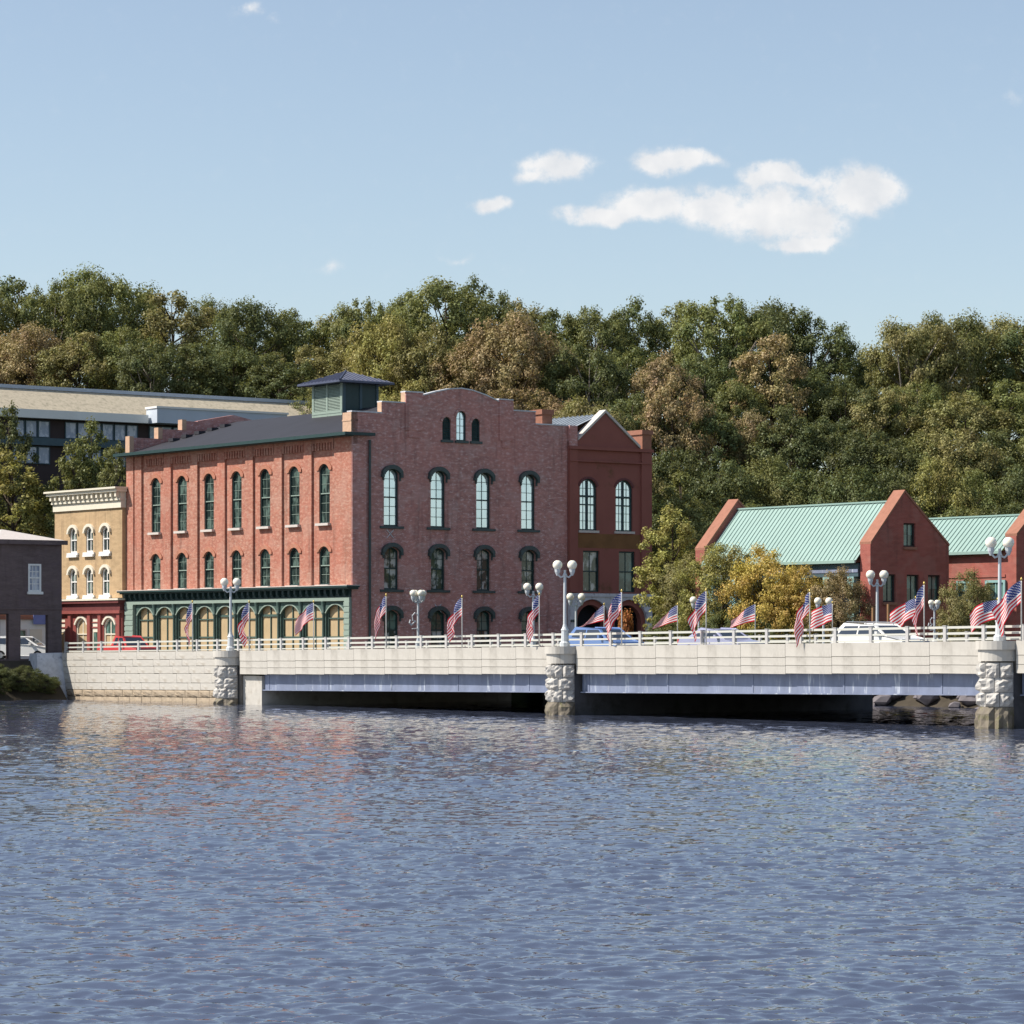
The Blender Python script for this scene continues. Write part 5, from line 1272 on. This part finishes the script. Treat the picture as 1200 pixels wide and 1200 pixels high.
# skyline row
ROW1 = [(-95, 335, 335, 110, 'D'), (-40, 322, 330, 105, 'M'), (15, 318, 335, 90, 'D'), (62, 322, 328, 85, 'M'), (112, 309, 332, 110, 'M', 2), (160, 330, 340, 80, 'D'), (205, 336, 322, 95, 'O'), (250, 346, 335, 80, 'M'),
          (296, 349, 318, 110, 'D', 2), (345, 358, 335, 90, 'M'), (390, 364, 340, 80, 'O'), (428, 342, 335, 85, 'M', 4), (470, 334, 338, 75, 'M'), (528, 318, 322, 120, 'M', 0), (560, 322, 330, 80, 'D'), (604, 346, 335, 85, 'O'), (655, 357, 330, 85, 'D'),
          (700, 352, 325, 90, 'M', 4), (745, 347, 330, 95, 'D'), (795, 348, 335, 85, 'M'), (848, 338, 325, 110, 'M', 4), (905, 348, 330, 100, 'D', 2), (950, 362, 328, 95, 'D'), (985, 395, 332, 70, 'D'), (1022, 415, 345, 70, 'D'),
          (1062, 368, 312, 120, 'O', 6), (1112, 358, 316, 125, 'M', 6), (1165, 368, 325, 110, 'O'), (1212, 374, 320, 110, 'D'), (1265, 380, 325, 110, 'M'), (1320, 375, 330, 110, 'D'), (1385, 380, 328, 120, 'M'), (1450, 385, 330, 120, 'O'), (1520, 390, 330, 120, 'D')]
for a in ROW1: SKY.add((a[0], a[1]))
for a in ROW1:
    hill_tree(a[0], a[1], a[2], a[3], a[4], a[5] if len(a) > 5 else None)
# second row, with the turning trees that catch the eye
for a in [(-60, 380, 312, 105, 'O'), (40, 378, 312, 95, 'R'), (-5, 385, 316, 95, 'O'), (95, 385, 310, 95, 'O'), (135, 378, 314, 95, 'M'), (180, 392, 308, 90, 'D'), (225, 398, 310, 95, 'D'), (275, 405, 312, 90, 'D'), (325, 410, 308, 85, 'D'), (360, 400, 314, 80, 'O'),
          (410, 392, 312, 85, 'O'), (455, 366, 305, 105, 'Y', 2), (505, 378, 302, 95, 'O'), (548, 392, 300, 90, 'R'), (600, 362, 300, 115, 'R', 2), (648, 402, 303, 85, 'B'), (690, 396, 298, 95, 'D', 4), (735, 400, 305, 90, 'M'), (780, 410, 300, 90, 'B'),
          (830, 408, 305, 85, 'D'), (868, 440, 300, 80, 'M'), (906, 385, 302, 85, 'R', 5), (948, 425, 305, 85, 'D'), (990, 440, 300, 85, 'D'), (1030, 450, 300, 95, 'O', 4), (1080, 440, 302, 90, 'M', 4), (1130, 455, 296, 100, 'O'), (1180, 440, 300, 95, 'M'), (1230, 450, 300, 100, 'D'), (1290, 450, 300, 100, 'O'), (1350, 450, 300, 110, 'D'), (1420, 455, 300, 110, 'M'), (1490, 460, 300, 110, 'D')]:
    hill_tree(a[0], a[1], a[2], a[3], a[4], a[5] if len(a) > 5 else None)
# third and fourth rows (clear of the offices on the left)
for a in [(385, 440, 292, 80, 'M'), (440, 450, 288, 95, 'Y'), (490, 442, 286, 90, 'Y'), (540, 452, 284, 90, 'R'), (590, 448, 284, 95, 'R'), (640, 455, 286, 90, 'R'), (685, 462, 280, 95, 'O'), (735, 455, 282, 100, 'D'), (790, 436, 280, 85, 'R', 3), (835, 470, 282, 90, 'D'),
          (880, 480, 284, 85, 'B'), (925, 470, 280, 90, 'D'), (970, 490, 280, 95, 'D'), (1020, 500, 278, 95, 'D'), (1070, 505, 278, 95, 'M'), (1118, 495, 276, 90, 'O'), (1165, 500, 278, 95, 'D'), (1215, 505, 278, 95, 'M'), (1270, 505, 276, 100, 'D'), (1330, 510, 276, 105, 'O'), (1400, 512, 276, 110, 'M'), (1260, 560, 256, 100, 'M', 7), (1320, 560, 256, 105, 'D', 7), (1390, 560, 256, 110, 'O', 7),
          (700, 520, 262, 95, 'D', 7), (748, 525, 260, 90, 'O', 7), (795, 520, 260, 100, 'D', 7), (850, 535, 258, 100, 'D', 7), (900, 530, 260, 95, 'M', 7), (950, 545, 258, 100, 'D', 7), (1000, 540, 256, 100, 'D', 7), (1050, 545, 258, 95, 'D', 7),
          (1098, 530, 256, 80, 'Y', 7), (1145, 545, 258, 90, 'M', 7), (1195, 540, 258, 100, 'D', 7), (770, 575, 244, 90, 'D', 7), (815, 580, 242, 90, 'D', 7), (1010, 585, 244, 110, 'D', 7), (1130, 590, 244, 100, 'M', 7), (1185, 585, 246, 90, 'D', 7), (880, 585, 246, 110, 'D', 7), (950, 590, 244, 100, 'D', 7)]:
    hill_tree(a[0], a[1], a[2], a[3], a[4], a[5] if len(a) > 5 else None)
# undergrowth on the slope: one mass
ug = []; g_ = random.Random(3)
for k in range(520):
    Y = g_.uniform(240, 318); X = g_.uniform(-70, 75)
    if X < -10 and Y > 262: continue
    ug.append(((X, Y, hill_z(X, Y) + g_.uniform(.2, 1.2)), g_.uniform(.9, 2.0)))
u_ = obj('undergrowth', leaves_mesh('undergrowth', ug, 42000, .42, 5)); tag(u_, kind='stuff'); u_.color = (.09, .105, .042, 1)

def near_tree(px_, ytop, Y, wpx, ybot, col, proto, lab, nm='street_tree', cat='tree', group=None):
    X = (px_ - 600) / 3600 * Y; z1 = CAMZ + (750 - ytop) * Y / 3600; zb = max(ZS, hill_z(X, Y)) - .1
    if proto == 7 and (z1 - zb) / (wpx * Y / 3600) > 1.9: proto = 9
    return plant(X, Y, zb, (z1 - zb) * 1.02, wpx * Y / 3600, tuple(c * 1.05 for c in col), proto, lab, group, nm, cat)
for a in [(800, 552, 226, 80, None, MG, 7, 'green tree rising behind the yellow tree beside the stucco wing'),
          (788, 594, 206, 72, None, YG, 7, 'yellow green tree standing against the right side of the stucco wing'),
          (812, 646, 200, 76, None, OL, 7, 'olive tree in front of the left end of the teal roofed house'),
          (846, 636, 192, 92, None, YG, 7, 'yellow and green street tree before the teal roofed house, under its far gable'),
          (893, 640, 190, 96, None, YO, 8, 'golden street tree in front of the middle of the teal roof'),
          (940, 664, 188, 88, None, YO, 8, 'orange tipped street tree before the teal porch columns'),
          (984, 666, 186, 76, None, OR, 8, 'orange street tree beside the brick gable house porch'),
          (1136, 668, 178, 70, None, OL, 8, 'green and rust street tree between the two brick gable houses'),
          (10, 474, 262, 56, None, DG, 7, 'dark green tree before the hillside offices at the left edge'),
          (16, 528, 256, 92, None, YG, 7, 'yellow green tree above the white roof at the left edge'),
          (50, 568, 262, 60, None, DG, 7, 'dark tree in the shade between yellow tree and yellow house'),
          (108, 492, 258, 66, None, MG, 7, 'tall green tree before the hillside offices above the yellow house'),
          (88, 520, 256, 60, None, MG, 7, 'green tree behind the left half of the yellow house cornice'),
          (135, 520, 250, 50, None, MG, 7, 'green tree squeezed beside the left end of the red warehouse'),
          (733, 714, 199, 21, None, (.42, .17, .06), 10, 'small round orange tree in front of the stone arches')]:
    near_tree(*a)
# low shrubs behind the far railing
for k, (px_, yt, wp, Y, col, lab) in enumerate([(790, 716, 60, 196, DG, 'dark shrub below the yellow green tree'), (850, 715, 60, 190, DG, 'dark shrub behind the drooping tall flag'), (905, 716, 62, 188, DG, 'dark shrub under the golden tree'), (962, 722, 52, 186, MG, 'shrub under the orange tipped tree'),
                                              (1130, 722, 52, 180, DG, 'dark shrub under the tree between the brick houses'), (1040, 738, 60, 176, OL, 'low clipped shrub at the foot of the brick gable')]):
    near_tree(px_, yt, Y, wp, None, col, 8, lab, 'shrub', 'shrub')
# shady plants on the near left bank
for k in range(5):
    x, y = -1.9 - k * 1.5, 50.6 - (k % 2) * .6
    p = Wd(x, y); plant(p.x, p.y, .35 + .2 * (k % 2), 1.3 + .3 * (k % 3), 2.2, DG, 8, ['low dark shrub right beside the sloping wing wall', 'second dark shrub from the wing wall on the shaded bank', 'third dark shrub from the wing wall on the shaded bank', 'dark shrub at the far left of the shaded bank', 'dark shrub on the bank outside the left picture edge'][k], 'shrubs on the shaded bank', 'shrub', 'shrub')
# rocks on the far shore under the bridge
rk = MB(); g_ = random.Random(11)
for k in range(260):
    y = g_.uniform(-30, 20); t_ = g_.uniform(0, 1); x = 31.0 - 5.0 * t_ + g_.uniform(-.3, .3); z = ZS - (ZS + .6) * t_; s = g_.uniform(.25, .65)
    dirs = [(0, 0, 1)] + [(math.cos(a) * .75, math.sin(a) * .75, .66) for a in [k2 * 1.2566 for k2 in range(5)]] + [(math.cos(a), math.sin(a), -.15) for a in [k2 * 1.2566 + .63 for k2 in range(5)]] + [(0, 0, -1)]
    pts = []
    for dx, dy, dz in dirs:
        f_ = s * g_.uniform(.75, 1.15); pts.append((x + dx * f_ * 1.25, y + dy * f_ * 1.25, z + dz * f_ * .75))
    rk.add(pts, [(0, 1 + q, 1 + (q + 1) % 5) for q in range(5)] + [(1 + q, 6 + q, 1 + (q + 1) % 5) for q in range(5)] + [(6 + q, 6 + (q + 1) % 5, 1 + (q + 1) % 5) for q in range(5)] + [(11, 6 + (q + 1) % 5, 6 + q) for q in range(5)])
tag(part(rk, 'shore_rocks', 'boulder', None, Wd(0, 0), RZ), kind='stuff')

# small things in front of the brick gable
for (px_, yt, lab) in ((1023, 712, 'thin brown wooden post left of the tall lamp by the gable'), (1041, 708, 'thin brown wooden post right of the tall lamp by the gable')):
    y, z = on_x(27.5, px_, yt); p = Wd(27.5, y, ZS)
    o = obj('wooden_post', MB().box(-.06, .06, -.06, .06, 0, z - ZS).mesh('wooden_post', 'wood_post'), None, p, RZ); tag(o, lab, 'post', 'wooden posts by the gable')
y, z = on_x(27.0, 1006, 720); bt = thing('garden_bench', 27.0, y, ZS + .9, 'pale blue slatted bench standing behind the white car roof', 'bench')
for k in range(3): part(MB().box(-.22 + k * .16, -.09 + k * .16, -.8, .8, .45, .49), 'seat_slat', 'blue_wall', bt)
for k in range(3): part(MB().box(.24, .28, -.8, .8, .58 + k * .16, .69 + k * .16), 'back_slat', 'blue_wall', bt)
for s in (-.7, .7): part(MB().box(-.2, .3, s - .05, s + .05, 0, .45).box(.2, .24, s - .05, s + .05, .45, 1.05), 'leg', 'lamp_metal', bt)
pl = MB(); pl.box(-.5, .9, -1.3, 1.3, 0, .9); tag(part(pl, 'terrace_wall', 'pavement', None, Wd(27.0, y, ZS), RZ), 'low pale wall carrying the blue bench', 'wall')
